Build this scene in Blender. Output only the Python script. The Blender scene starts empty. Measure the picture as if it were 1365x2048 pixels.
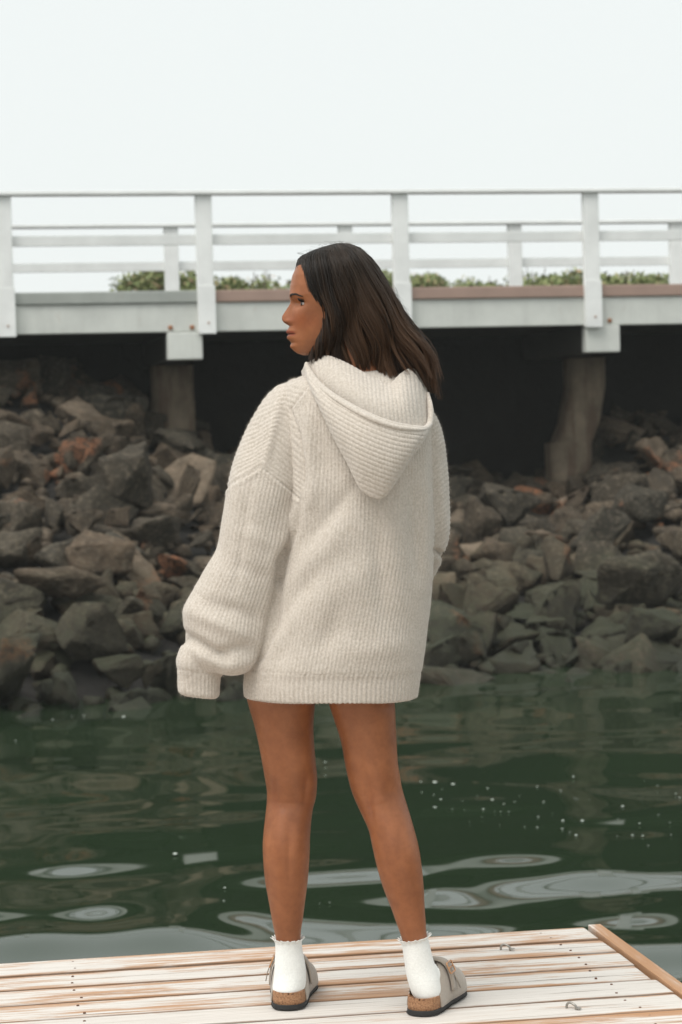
import bpy, bmesh, math, random
import numpy as np
from mathutils import Vector, Matrix, noise as mnoise

random.seed(7); rng = np.random.RandomState(7)
scene = bpy.context.scene
COL = scene.collection
R = math.radians

# ------------------------------------------------------------------ camera
FPX = 4600.0; CX, CY = 682.5, 1024.0
PITCH, ROLL = math.atan(139/FPX), R(1.47)
CAM = np.array([0, 0, 1.25])
_f = np.array([0, math.cos(PITCH), -math.sin(PITCH)])
_u0 = np.array([0, math.sin(PITCH), math.cos(PITCH)])
_x = np.array([1.0, 0, 0])
_r = math.cos(ROLL)*_x - math.sin(ROLL)*_u0
_u = math.sin(ROLL)*_x + math.cos(ROLL)*_u0
cd = bpy.data.cameras.new('camera'); cam = bpy.data.objects.new('camera', cd); COL.objects.link(cam)
cam.matrix_world = Matrix(((_r[0], _u[0], -_f[0], CAM[0]), (_r[1], _u[1], -_f[1], CAM[1]), (_r[2], _u[2], -_f[2], CAM[2]), (0, 0, 0, 1)))
cd.sensor_fit = 'VERTICAL'; cd.sensor_height = 36; cd.lens = FPX/2048*36
cd.clip_start = 0.1; cd.clip_end = 900
cd.dof.use_dof = True; cd.dof.focus_distance = 4.98; cd.dof.aperture_fstop = 8.0
scene.camera = cam
scene.render.resolution_x = 682; scene.render.resolution_y = 1024

# ------------------------------------------------------------------ sky, sun, exposure
SUN_EL, SUN_AZ = R(60), R(-136)          # azimuth from +Y towards +X: behind the camera, to the left
w = bpy.data.worlds.new('World'); scene.world = w; w.use_nodes = True
nt = w.node_tree; nt.nodes.clear()
sky = nt.nodes.new('ShaderNodeTexSky'); sky.sky_type = 'NISHITA'; sky.sun_disc = False
sky.sun_elevation = SUN_EL; sky.sun_rotation = SUN_AZ; sky.dust_density = 4
b1 = nt.nodes.new('ShaderNodeBackground'); b1.inputs[1].default_value = 0.06
b2 = nt.nodes.new('ShaderNodeBackground'); b2.inputs[0].default_value = (0.955, 1.0, 0.985, 1); b2.inputs[1].default_value = 0.535
mx = nt.nodes.new('ShaderNodeMixShader'); mx.inputs[0].default_value = 0.93
wo = nt.nodes.new('ShaderNodeOutputWorld')
nt.links.new(sky.outputs[0], b1.inputs[0]); nt.links.new(b1.outputs[0], mx.inputs[1]); nt.links.new(b2.outputs[0], mx.inputs[2]); nt.links.new(mx.outputs[0], wo.inputs[0])
sl = bpy.data.lights.new('sun', 'SUN'); sl.energy = 1.5; sl.angle = R(42); sl.color = (1, 0.965, 0.92)
so = bpy.data.objects.new('sun', sl); COL.objects.link(so)
sd = Vector((math.sin(SUN_AZ)*math.cos(SUN_EL), math.cos(SUN_AZ)*math.cos(SUN_EL), math.sin(SUN_EL)))
so.rotation_euler = sd.to_track_quat('Z', 'Y').to_euler()
so.location = (-6, -8, 15)
vs = scene.view_settings; vs.view_transform = 'Standard'; vs.look = 'None'; vs.exposure = 0.88; vs.gamma = 1; vs.use_curve_mapping = False

# ------------------------------------------------------------------ helpers
def W(px, py, Y):
    d = _f*FPX + _r*(px-CX) - _u*(py-CY)
    return CAM + d*(Y/d[1])
def WZ(px, py, z):
    d = _f*FPX + _r*(px-CX) - _u*(py-CY)
    return CAM + d*((z-CAM[2])/d[2])
def toPx(P):
    d = np.asarray(P) - CAM
    zf = d @ _f
    return CX + (d @ _r)/zf*FPX, CY - (d @ _u)/zf*FPX
def ip(x, xs, ys): return np.interp(x, xs, ys)
def cr(pts, n):
    """catmull-rom through pts, n samples"""
    P = np.array(pts, float); m = len(P)
    Q = np.vstack([2*P[0]-P[1], P, 2*P[-1]-P[-2]])
    out = []
    for t in np.linspace(0, m-1, n):
        i = min(int(t), m-2); s = t-i
        a, b, c, d = Q[i], Q[i+1], Q[i+2], Q[i+3]
        out.append(0.5*((2*b)+(c-a)*s+(2*a-5*b+4*c-d)*s*s+(3*b-a-3*c+d)*s**3))
    return np.array(out)
def mesh_obj(name, verts, faces, mat=None, parent=None, smooth=True):
    me = bpy.data.meshes.new(name)
    me.from_pydata([tuple(v) for v in verts], [], [tuple(f) for f in faces]); me.update()
    return link(name, me, mat, parent, smooth)
def link(name, me, mat=None, parent=None, smooth=True):
    if mat is not None and not me.materials: me.materials.append(mat)
    if smooth: me.polygons.foreach_set('use_smooth', [True]*len(me.polygons))
    o = bpy.data.objects.new(name, me); COL.objects.link(o)
    if parent: o.parent = parent
    return o
def empty(name, loc=(0, 0, 0), rz=0):
    o = bpy.data.objects.new(name, None); COL.objects.link(o); o.location = loc; o.rotation_euler = (0, 0, rz); o.empty_display_size = .2
    return o
def tag(o, label=None, cat=None, group=None, kind=None):
    if label: o['label'] = label
    if cat: o['category'] = cat
    if group: o['group'] = group
    if kind: o['kind'] = kind
    return o
def box_vf(x0, x1, y0, y1, z0, z1):
    v = [(x0,y0,z0),(x1,y0,z0),(x1,y1,z0),(x0,y1,z0),(x0,y0,z1),(x1,y0,z1),(x1,y1,z1),(x0,y1,z1)]
    f = [(0,3,2,1),(4,5,6,7),(0,1,5,4),(1,2,6,5),(2,3,7,6),(3,0,4,7)]
    return v, f
def bevel_box(name, x0, x1, y0, y1, z0, z1, mat, parent, bev=.01, seg=2, jit=0):
    bm = bmesh.new(); v, f = box_vf(x0, x1, y0, y1, z0, z1)
    vs_ = [bm.verts.new(p) for p in v]; [bm.faces.new([vs_[i] for i in q]) for q in f]
    bmesh.ops.bevel(bm, geom=bm.edges[:], offset=bev, segments=seg, affect='EDGES', profile=.6)
    if jit:
        for q in bm.verts: q.co += Vector((random.uniform(-jit, jit), random.uniform(-jit, jit), random.uniform(-jit, jit)))
    me = bpy.data.meshes.new(name); bm.to_mesh(me); bm.free()
    o = link(name, me, mat, parent, smooth=False)
    return o
def loft(rings, cap=True, closed=True):
    """rings: (n,m,3) -> verts, faces"""
    A = np.array(rings); n, m, _ = A.shape
    v = [tuple(p) for p in A.reshape(-1, 3)]; f = []
    for i in range(n-1):
        for j in range(m if closed else m-1):
            k = (j+1) % m
            f.append((i*m+j, i*m+k, (i+1)*m+k, (i+1)*m+j))
    if cap and closed:
        a = len(v); v.append(tuple(A[0].mean(0))); v.append(tuple(A[-1].mean(0)))
        for j in range(m):
            k = (j+1) % m
            f.append((a, k, j)); f.append((a+1, (n-1)*m+j, (n-1)*m+k))
    return v, f
def pxring(xl, yl, xr, yr, Yc, rf, rb, m=40, p=2.0):
    L = W(xl, yl, Yc); Q = W(xr, yr, Yc); c = (L+Q)/2; h = (Q-L)/2
    out = []
    for k in range(m):
        a = 2*math.pi*k/m; ca, sa = math.cos(a), math.sin(a)
        ca = math.copysign(abs(ca)**(2/p), ca); sa = math.copysign(abs(sa)**(2/p), sa)
        out.append(c + h*ca + np.array([0, -1, 0])*sa*(rf if sa > 0 else rb))
    return out
def px_loft(rows, n=60, m=48, p=2.0):
    """rows: (xl,yl,xr,yr,Yc,rf,rb), smoothly interpolated"""
    return loft([pxring(*r, m=m, p=p) for r in cr(rows, n)])
def tube_rings(path, radii, m=12, flat=None):
    P = np.array(path, float); out = []
    up = np.array([0.13, 0.21, 0.97])
    for i in range(len(P)):
        t = P[min(i+1, len(P)-1)]-P[max(i-1, 0)]; t /= np.linalg.norm(t)+1e-9
        a = np.cross(t, up); a /= np.linalg.norm(a)+1e-9; b = np.cross(a, t); up = b
        r = radii[i] if hasattr(radii, '__len__') else radii
        out.append([P[i]+(a*math.cos(2*math.pi*k/m)+b*math.sin(2*math.pi*k/m))*r for k in range(m)])
    return out
def merge(parts):
    V, F = [], []
    for v, f in parts:
        o = len(V); V += [tuple(p) for p in v]; F += [tuple(i+o for i in q) for q in f]
    return V, F
def remesh(V, F, voxel, smooth_it=4, factor=.5):
    me = bpy.data.meshes.new('tmp'); me.from_pydata(V, [], F); me.update()
    bm = bmesh.new(); bm.from_mesh(me); bmesh.ops.recalc_face_normals(bm, faces=bm.faces[:]); bm.to_mesh(me); bm.free()
    o = bpy.data.objects.new('tmp', me); COL.objects.link(o)
    md = o.modifiers.new('r', 'REMESH'); md.mode = 'VOXEL'; md.voxel_size = voxel
    if smooth_it:
        s = o.modifiers.new('s', 'SMOOTH'); s.iterations = smooth_it; s.factor = factor
    dg = bpy.context.evaluated_depsgraph_get(); dg.update()
    out = bpy.data.meshes.new_from_object(o.evaluated_get(dg))
    bpy.data.objects.remove(o); bpy.data.meshes.remove(me)
    return out
def get_co(me):
    a = np.empty(len(me.vertices)*3); me.vertices.foreach_get('co', a); return a.reshape(-1, 3)
def get_no(me):
    a = np.empty(len(me.vertices)*3); me.vertices.foreach_get('normal', a); return a.reshape(-1, 3)
def set_co(me, a): me.vertices.foreach_set('co', a.astype(float).ravel()); me.update()
def add_attr(me, name, arr):
    at = me.attributes.new(name, 'FLOAT', 'POINT'); at.data.foreach_set('value', np.asarray(arr, float).ravel())
def add_col(me, name, arr):
    at = me.attributes.new(name, 'FLOAT_COLOR', 'POINT')
    c = np.ones((len(arr), 4)); c[:, :3] = arr; at.data.foreach_set('color', c.ravel())
def vnoise(P, sc, seed=0):
    o = Vector((seed*13.1, seed*7.7, seed*3.3))
    return np.array([mnoise.noise(Vector(p)*sc+o) for p in P])
def sines(P, sc, n=14, seed=1):
    """cheap smooth noise: sum of random plane waves"""
    r = np.random.RandomState(seed); out = np.zeros(len(P))
    for _ in range(n):
        d = r.normal(size=3); d /= np.linalg.norm(d)
        out += np.sin(P @ d*sc*r.uniform(.6, 1.6)+r.uniform(0, 6.28))
    return out/math.sqrt(n)

# ------------------------------------------------------------------ material helpers
class NT:
    def __init__(s, name):
        s.m = bpy.data.materials.new(name); s.m.use_nodes = True; s.t = s.m.node_tree; s.t.nodes.clear()
        s.out = s.t.nodes.new('ShaderNodeOutputMaterial'); s.b = s.t.nodes.new('ShaderNodeBsdfPrincipled')
        s.t.links.new(s.b.outputs[0], s.out.inputs[0])
    def n(s, typ, **k):
        x = s.t.nodes.new('ShaderNode'+typ)
        for a, v in k.items(): setattr(x, a, v)
        return x
    def l(s, a, b): s.t.links.new(a, b)
    def set(s, **k):
        names = dict(col='Base Color', rough='Roughness', metal='Metallic', spec='Specular IOR Level', sss='Subsurface Weight', sheen='Sheen Weight', ior='IOR')
        for a, v in k.items():
            i = s.b.inputs[names[a]]
            if hasattr(v, 'links') or isinstance(v, bpy.types.NodeSocket): s.l(v, i)
            else: i.default_value = (*v, 1) if a == 'col' else v
        return s
    def coord(s, kind='Object', scale=(1, 1, 1), add=None):
        if kind == 'Position': src = s.n('NewGeometry').outputs['Position']
        else: src = s.n('TexCoord').outputs[kind]
        if add is not None:
            va = s.n('VectorMath', operation='ADD'); s.l(src, va.inputs[0]); s.l(add, va.inputs[1]); src = va.outputs[0]
        mp = s.n('Mapping'); mp.inputs['Scale'].default_value = scale; s.l(src, mp.inputs[0]); return mp.outputs[0]
    def rnd_off(s, k=37.0):
        oi = s.n('ObjectInfo'); m = s.n('Math', operation='MULTIPLY'); s.l(oi.outputs['Random'], m.inputs[0]); m.inputs[1].default_value = k
        return m.outputs[0], oi.outputs['Random']
    def noise(s, vec, scale, detail=4, rough=.55, dist=0):
        x = s.n('TexNoise'); x.inputs['Scale'].default_value = scale; x.inputs['Detail'].default_value = detail
        x.inputs['Roughness'].default_value = rough; x.inputs['Distortion'].default_value = dist
        s.l(vec, x.inputs['Vector']); return x.outputs['Fac']
    def ramp(s, fac, stops, interp='LINEAR'):
        x = s.n('ValToRGB'); x.color_ramp.interpolation = interp; e = x.color_ramp.elements
        while len(e) < len(stops): e.new(.5)
        for q, (p, c) in zip(e, stops):
            q.position = p; q.color = (c, c, c, 1) if not hasattr(c, '__len__') else (*c, 1)
        s.l(fac, x.inputs[0]); return x.outputs[0]
    def mix(s, fac, a, b, mode='MIX'):
        x = s.n('Mix', data_type='RGBA', blend_type=mode)
        for i, v in ((0, fac), (6, a), (7, b)):
            if isinstance(v, bpy.types.NodeSocket): s.l(v, x.inputs[i])
            else: x.inputs[i].default_value = v if i == 0 else (*v, 1)
        return x.outputs[2]
    def math(s, op, a, b=None, c=None, clamp=False):
        x = s.n('Math', operation=op); x.use_clamp = clamp
        for i, v in enumerate((a, b, c)):
            if v is None: continue
            if isinstance(v, bpy.types.NodeSocket): s.l(v, x.inputs[i])
            else: x.inputs[i].default_value = v
        return x.outputs[0]
    def bump(s, h, strength=.5, dist=.01):
        x = s.n('Bump'); x.inputs['Strength'].default_value = strength; x.inputs['Distance'].default_value = dist
        s.l(h, x.inputs['Height']); s.l(x.outputs[0], s.b.inputs['Normal']); return s
    def attr(s, name, out='Fac'):
        x = s.n('Attribute'); x.attribute_name = name; return x.outputs[out]
    def sepxyz(s, v):
        x = s.n('SeparateXYZ'); s.l(v, x.inputs[0]); return x.outputs

# ---- painted timber of the walkway
def mat_paint(name, base, stain=(.33, .2, .12), amt=.5):
    M = NT(name); off, rnd = M.rnd_off()
    c = M.coord('Object', add=off)
    n1 = M.noise(c, 2.2, 6, .6); n2 = M.noise(c, 18, 4, .6)
    st = M.ramp(M.noise(c, 5, 5, .7, .4), [(.62, 0), (.74, 1)])
    cs = M.coord('Object', scale=(1, 1, .12), add=off)
    drip = M.ramp(M.noise(cs, 9, 4, .6), [(.5, 0), (.8, 1)])
    col = M.mix(M.ramp(n1, [(.35, 0), (.7, 1)]), base, tuple(x*.84 for x in base))
    col = M.mix(M.math('MULTIPLY', drip, .25*amt), col, tuple(x*.55 for x in base))
    col = M.mix(M.math('MULTIPLY', st, amt*.35), col, stain)
    M.set(col=col, rough=.62, spec=.3); M.bump(n2, .25, .01); return M.m
M_WHITE = mat_paint('white_paint', (.70, .715, .67), amt=.9)
M_RAIL = mat_paint('rail_white_paint', (.92, .93, .91), amt=.10)
M_CURBG = mat_paint('weathered_grey_timber', (.40, .42, .39), amt=.8)
M_CURBP = mat_paint('pinkish_timber', (.40, .28, .23), amt=.4)
M_DARKWOOD_SHADE = mat_paint('dark_timber_and_cap_shade', (.07, .068, .06), amt=.5)
def mat_concrete():
    M = NT('column_concrete'); c = M.coord('Position')
    n = M.noise(c, 3, 8, .65); st = M.noise(M.coord('Position', scale=(3, 3, .5)), 2, 5, .6)
    z = M.sepxyz(M.coord('Position'))[2]
    col = M.mix(M.ramp(n, [(.3, 0), (.7, 1)]), (.13, .10, .068), (.26, .205, .145))
    col = M.mix(M.math('MULTIPLY', M.ramp(st, [(.45, 0), (.6, 1)]), .6), col, (.085, .045, .028))
    M.set(col=col, rough=.85); M.bump(M.noise(c, 14, 8, .7), .6, .03); return M.m
M_CONC = mat_concrete()
def mat_rock():
    M = NT('harbour_rock'); off, rnd = M.rnd_off(61)
    c = M.coord('Object', add=off)
    n1 = M.noise(c, 2.0, 8, .62, .3); n2 = M.noise(c, 9, 8, .7); n3 = M.noise(c, 38, 5, .7)
    pos = M.n('NewGeometry'); px = M.sepxyz(pos.outputs['Position']); nz = M.sepxyz(pos.outputs['Normal'])[2]
    base = M.ramp(rnd, [(0, (.058, .047, .033)), (.22, (.115, .082, .054)), (.45, (.052, .047, .035)), (.65, (.15, .106, .070)), (.82, (.078, .070, .052)), (.92, (.24, .18, .125)), (1, (.33, .255, .185))])
    col = M.mix(M.ramp(n1, [(.3, 0), (.7, 1)]), M.mix(.7, base, (.025, .022, .017)), base)
    col = M.mix(M.math('MULTIPLY', M.ramp(n2, [(.50, 0), (.68, 1)]), .5), col, (.30, .245, .18))
    col = M.mix(M.math('MULTIPLY', M.ramp(n3, [(.5, 0), (.62, 1)]), .45), col, (.05, .046, .038))
    # rusty orange patches on a few
    om = M.math('MULTIPLY', M.ramp(M.noise(M.coord('Position'), 1.3, 3, .5), [(.635, 0), (.68, 1)]), M.ramp(n2, [(.42, 0), (.56, 1)]))
    col = M.mix(M.math('MULTIPLY', om, .5), col, (.36, .12, .045))
    # algae: lower rocks, mostly upward faces
    zz = M.math('ADD', px[2], M.math('MULTIPLY', M.noise(M.coord('Position'), 1.6, 4, .6), .9))
    low = M.ramp(M.math('MULTIPLY_ADD', zz, .5, .5), [(.42, 1), (.80, 0)])
    gm = M.math('MULTIPLY', low, M.ramp(M.math('ADD', n2, M.math('MULTIPLY', nz, .22)), [(.46, 0), (.68, 1)]))
    col = M.mix(M.math('MULTIPLY', gm, .7), col, (.045, .056, .026))
    # wet dark band at the waterline
    wet = M.ramp(M.math('MULTIPLY_ADD', zz, .5, .5), [(.16, 1), (.66, 0)])
    col = M.mix(M.math('MULTIPLY', wet, .82), col, (.016, .018, .011))
    M.set(col=col, rough=M.ramp(wet, [(0, .88), (1, .5)]), spec=.25)
    h = M.math('ADD', M.math('MULTIPLY', n2, .6), M.math('MULTIPLY', n3, .25)); M.bump(h, .9, .05); return M.m
M_ROCK = mat_rock()
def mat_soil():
    M = NT('bank_soil_gap_shade'); c = M.coord('Position')
    M.set(col=M.mix(M.noise(c, 3, 6, .6), (.006, .0055, .0045), (.02, .017, .013)), rough=.95); M.bump(M.noise(c, 8, 6, .7), 1, .08); return M.m  # near-black colour stands for the shade in gaps between rocks
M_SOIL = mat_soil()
def mat_water():
    M = NT('harbour_water'); c = M.coord('Position')
    n = M.noise(c, .35, 3, .5)
    M.set(col=M.mix(n, (.014, .027, .013), (.022, .036, .018)), rough=.03, ior=1.333, spec=.5)
    return M.m
M_WATER = mat_water()
def mat_plank(name, tone=0):
    M = NT(name); off, rnd = M.rnd_off(91)
    c0 = M.coord('Object'); xyz = M.sepxyz(c0)
    grain = M.noise(M.coord('Object', scale=(1.1, 26, 8), add=off), 3.2, 8, .68, .5)
    fine = M.noise(M.coord('Object', scale=(2, 150, 40), add=off), 3, 6, .7)
    patch = M.noise(M.coord('Object', scale=(1.6, 9, 3), add=off), 1.6, 6, .65, .3)
    edge = M.ramp(M.math('ABSOLUTE', xyz[1]), [(.035, 0), (.068, 1)])           # object y: +-.07 across the board
    paint = M.mix(grain, (.74, .71, .67), (.50, .45, .40))
    wood = M.mix(fine, (.33, .145, .058), (.50, .29, .15))
    k = M.math('ADD', M.math('MULTIPLY', edge, .09), M.math('MULTIPLY', M.math('SUBTRACT', rnd, .5), .10))
    v = M.math('ADD', M.math('ADD', M.math('MULTIPLY', patch, .55), M.math('MULTIPLY', grain, .45)), k)
    mask = M.ramp(v, [(.535-tone, 0), (.60-tone, .75), (.68-tone, .95)])
    grey = M.ramp(M.noise(M.coord('Object', scale=(.7, 34, 8), add=off), 5, 6, .7, .3), [(.52, 0), (.66, 1)])
    paint = M.mix(M.math('MULTIPLY', grey, .5), paint, (.36, .31, .26))
    col = M.mix(mask, paint, wood)
    crack = M.ramp(M.noise(M.coord('Object', scale=(.8, 60, 10), add=off), 2.2, 3, .5, .2), [(.665, 0), (.70, 1)])
    col = M.mix(M.math('MULTIPLY', crack, .8), col, (.10, .055, .03))
    knot = M.n('TexVoronoi'); knot.inputs['Scale'].default_value = 2.4; M.l(M.coord('Object', scale=(1, 3, 1), add=off), knot.inputs['Vector'])
    kf = M.ramp(knot.outputs['Distance'], [(.02, 1), (.05, 0)])
    col = M.mix(M.math('MULTIPLY', kf, .85), col, (.16, .075, .03))
    eg = M.ramp(M.math('ADD', M.math('ABSOLUTE', xyz[1]), M.math('MULTIPLY', grain, .012)), [(.0685, 0), (.0735, 1)])
    col = M.mix(M.math('MULTIPLY', eg, .75), col, (.12, .07, .04))
    M.set(col=col, rough=.72, spec=.3)
    h = M.math('SUBTRACT', M.math('ADD', grain, M.math('MULTIPLY', fine, .5)), M.math('MULTIPLY', crack, 1.2)); M.bump(h, .55, .004); return M.m
M_PLANK = mat_plank('weathered_white_plank'); M_PLANK_O = mat_plank('worn_orange_plank', .12)
def simple(name, col, rough=.5, metal=0, spec=.5, bump=0, bsc=60, var=0, sss=0, sheen=0):
    M = NT(name); c = M.coord('Object'); n = M.noise(c, bsc, 4, .6)
    M.set(col=M.mix(n, tuple(x*(1-var) for x in col), tuple(min(1, x*(1+var)) for x in col)), rough=rough, metal=metal, spec=spec, sss=sss, sheen=sheen)
    if bump: M.bump(n, bump, .003)
    return M.m
M_NAIL = simple('dark_rusty_nail', (.12, .06, .035), .8, var=.4)
M_RUST = simple('rusty_bolt', (.35, .16, .08), .8, var=.4)
M_STEEL = simple('worn_galvanised_steel', (.35, .33, .30), .4, .9, var=.4)
M_SOLE = simple('black_rubber', (.018, .018, .018), .7, var=.2, bump=.2)
M_SUEDE = simple('taupe_suede', (.36, .31, .26), .9, spec=.15, bump=.5, bsc=260, var=.18, sheen=.3)
M_SUEDE_IN = simple('dark_suede_edge', (.13, .105, .085), .9, spec=.15, var=.2)
M_BUCKLE = simple('copper_buckle', (.62, .33, .17), .3, .9, var=.1)
def mat_cork():
    M = NT('cork'); c = M.coord('Object'); v = M.n('TexVoronoi'); v.inputs['Scale'].default_value = 420; M.l(c, v.inputs['Vector'])
    n = M.noise(c, 240, 4, .6); col = M.mix(v.outputs['Color'], (.24, .115, .055), (.42, .23, .12))
    col = M.mix(M.ramp(n, [(.55, 0), (.65, 1)]), col, (.13, .06, .03)); M.set(col=col, rough=.8); M.bump(n, .4, .002); return M.m
M_CORK = mat_cork()
def mat_knit(name, colA, colB, flecks=True, rough=.95, hsc=1.0):
    M = NT(name); c = M.coord('Position')
    rib = M.attr('rib')            # 1 on the crest of a rib, 0 in the groove
    st = M.attr('stitch')          # running coordinate along the rib, in stitches
    n = M.noise(c, 210, 3, .6); n2 = M.noise(c, 30, 4, .6); n3 = M.noise(c, 420, 2, .6)
    col = M.mix(M.ramp(n, [(.35, 0), (.68, 1)]), colB, colA)
    col = M.mix(M.math('MULTIPLY', M.ramp(n2, [(.35, 0), (.7, 1)]), .35), col, tuple(x*.88 for x in colA))
    if flecks: col = M.mix(M.math('MULTIPLY', M.ramp(n3, [(.60, 0), (.70, 1)]), .3), col, (.36, .29, .22))
    M.set(col=col, rough=rough, spec=.15, sheen=.35)
    M.b.inputs['Sheen Roughness'].default_value = .6
    sw = M.math('SINE', M.math('MULTIPLY', st, 6.283))
    h = M.math('ADD', M.math('MULTIPLY', sw, .10*hsc), M.math('MULTIPLY', n, .8)); M.bump(h, .6, .0014); return M.m
M_KNIT = mat_knit('oatmeal_rib_knit', (.62, .56, .495), (.45, .395, .33))
M_SOCK = mat_knit('white_cotton_knit', (.82, .83, .80), (.74, .75, .72), flecks=False)
def mat_skin():
    M = NT('tanned_skin'); c = M.coord('Position'); tint = M.attr('tint', 'Color')
    n = M.noise(c, 14, 5, .6); n2 = M.noise(c, 420, 3, .6)
    col = M.mix(M.ramp(n, [(.3, 0), (.7, 1)]), (.225, .078, .029), (.35, .130, .052))
    col = M.mix(1.0, col, tint, 'MULTIPLY')
    n4 = M.noise(c, 55, 5, .7); col = M.mix(M.math('MULTIPLY', M.ramp(n4, [(.42, 0), (.70, 1)]), .30), col, (.15, .045, .018))
    M.set(col=col, rough=M.ramp(M.noise(c, 90, 3, .6), [(.3, .36), (.7, .52)]), spec=.42, sss=.06)
    M.b.inputs['Subsurface Radius'].default_value = (1, .35, .18); M.b.inputs['Subsurface Scale'].default_value = .008
    M.bump(n2, .25, .0008); return M.m
M_SKIN = mat_skin()
def mat_hair():
    M = NT('dark_brown_hair'); 
    t = M.attr('tip'); r = M.attr('rnd')
    col = M.mix(r, (.006, .005, .0042), (.038, .024, .015))
    col = M.mix(M.math('MULTIPLY', M.ramp(t, [(.3, 0), (.95, 1)]), M.ramp(r, [(.3, .12), (.85, .95)])), col, (.15, .078, .042))
    M.set(col=col, rough=.40, spec=.32); return M.m
M_HAIR = mat_hair()

# ------------------------------------------------------------------ bridge / shore frame
ANG = R(10.4); UB = np.array([math.cos(ANG), math.sin(ANG), 0]); NB = np.array([-math.sin(ANG), math.cos(ANG), 0])
WATER_Z = -1.0; BY = 27.9
B0 = W(682.5, 885, BY); B0[2] = 0
V0 = B0 @ NB                                   # v coordinate of the walkway's front face
def to_uv(P): return P[0]*UB[0]+P[1]*UB[1], P[0]*NB[0]+P[1]*NB[1]
U0 = B0 @ UB
def on_face(px, py, dv=0):
    """pixel -> point (u relative, z) on the vertical plane v = V0+dv"""
    d = _f*FPX + _r*(px-CX) - _u*(py-CY); t = (V0+dv)/(d @ NB) if abs(CAM @ NB) < 1e-6 else (V0+dv-CAM@NB)/(d@NB)
    P = CAM+d*t; return P @ UB - U0, P[2]
WALK_ORG = (B0[0], B0[1], 0)

# ------------------------------------------------------------------ water
def build_water():
    xs = np.concatenate([np.linspace(-58, -12, 8, endpoint=False), np.linspace(-12, -3.2, 60, endpoint=False), np.linspace(-3.2, 3.6, 170), np.linspace(3.65, 12, 60), np.linspace(14, 58, 8)])
    ys = np.concatenate([np.linspace(-50, 0, 8, endpoint=False), np.linspace(0, 6.5, 30, endpoint=False), np.linspace(6.5, 9, 30, endpoint=False), np.linspace(9, 13.5, 190, endpoint=False), np.linspace(13.5, 24, 190), np.linspace(24.5, 40, 5)])
    X, Y = np.meshgrid(xs, ys); Z = np.zeros_like(X)
    r = np.random.RandomState(21)
    for i in range(46):
        lam = 0.55*(5.5**r.rand()); th = r.uniform(0, math.pi*2); k = 2*math.pi/lam
        s = .0039*(lam/1.0)**.25
        Z += s/k*np.sin(k*(X*math.cos(th)*.8+Y*math.sin(th))+r.uniform(0, 6.28))
    Z *= 1+1.15*np.clip((12.8-Y)/2.4, 0, 1)          # chop thrown back by the dock
    # slow swells that bend the reflections close to the dock into loops
    for (px, py, A, sx, sy) in [(135, 1733, .010, .16, .30), (205, 1813, .010, .15, .28), (1170, 1740, .012, .26, .4), (955, 1805, .010, .22, .3), (345, 1875, .024, .30, .34), (50, 1885, .024, .28, .32), (1300, 1825, .026, .34, .40), (200, 1850, -.014, .2, .3), (470, 1850, -.012, .2, .3), (1215, 1790, -.010, .16, .4), (1090, 1900, .02, .3, .3), (880, 1775, .008, .15, .25), (1000, 1845, .01, .5, .25)]:
        c = WZ(px, py, WATER_Z); Z += A*np.exp(-((X-c[0])/sx)**2-((Y-c[1])/sy)**2)
    fade = np.clip((14-np.abs(X))/4, 0, 1)*np.clip((26-Y)/3, 0, 1)*np.clip(Y/3+.2, 0, 1)
    Z = Z*fade + WATER_Z
    v = np.stack([X, Y, Z], -1).reshape(-1, 3); n, m = X.shape
    idx = np.arange(n*m).reshape(n, m)
    f = np.stack([idx[:-1, :-1], idx[:-1, 1:], idx[1:, 1:], idx[1:, :-1]], -1).reshape(-1, 4)
    o = mesh_obj('water', v, f, M_WATER); tag(o, 'dark green harbour water with slow ripples', kind='structure')
build_water()

# ------------------------------------------------------------------ bank
def bank_z(u, v):
    u = u-U0
    v0 = ip(u, [-7, -4.4, .9, 4, 8], [19.8, 20.2, 21.3, 21.7, 22.3])
    s = ip(u, [-6, -3.2, -2, -1.2, 1, 2.2, 3.2, 4, 7], [.38, .365, .30, .24, .225, .20, .21, .30, .32])
    t = v-v0
    return np.minimum(WATER_Z - .12 + np.where(t < 0, t*.28, t*s) + .05*np.sin(u*2.1+v)*np.clip(t, 0, 1), 2.05)
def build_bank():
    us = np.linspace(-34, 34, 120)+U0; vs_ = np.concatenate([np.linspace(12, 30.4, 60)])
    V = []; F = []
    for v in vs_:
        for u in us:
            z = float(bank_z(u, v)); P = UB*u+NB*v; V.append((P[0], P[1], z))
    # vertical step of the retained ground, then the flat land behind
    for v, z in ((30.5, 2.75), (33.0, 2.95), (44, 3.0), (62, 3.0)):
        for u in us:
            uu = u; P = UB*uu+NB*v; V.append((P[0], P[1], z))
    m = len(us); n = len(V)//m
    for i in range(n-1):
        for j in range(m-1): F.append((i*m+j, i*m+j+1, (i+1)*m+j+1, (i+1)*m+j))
    o = mesh_obj('bank', V, F, M_SOIL, smooth=False); tag(o, 'earth bank below the rocks and behind the walkway, blackened as shade between rocks', kind='structure')
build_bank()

def hit_bank(px, py):
    d = _f*FPX + _r*(px-CX) - _u*(py-CY); d = d/d[1]
    Y = 14.0
    while Y < 33:
        P = CAM+d*Y; u, v = to_uv(P)
        if P[2] <= bank_z(u, v)+.12: return P
        Y += .04
    return CAM+d*29

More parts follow.
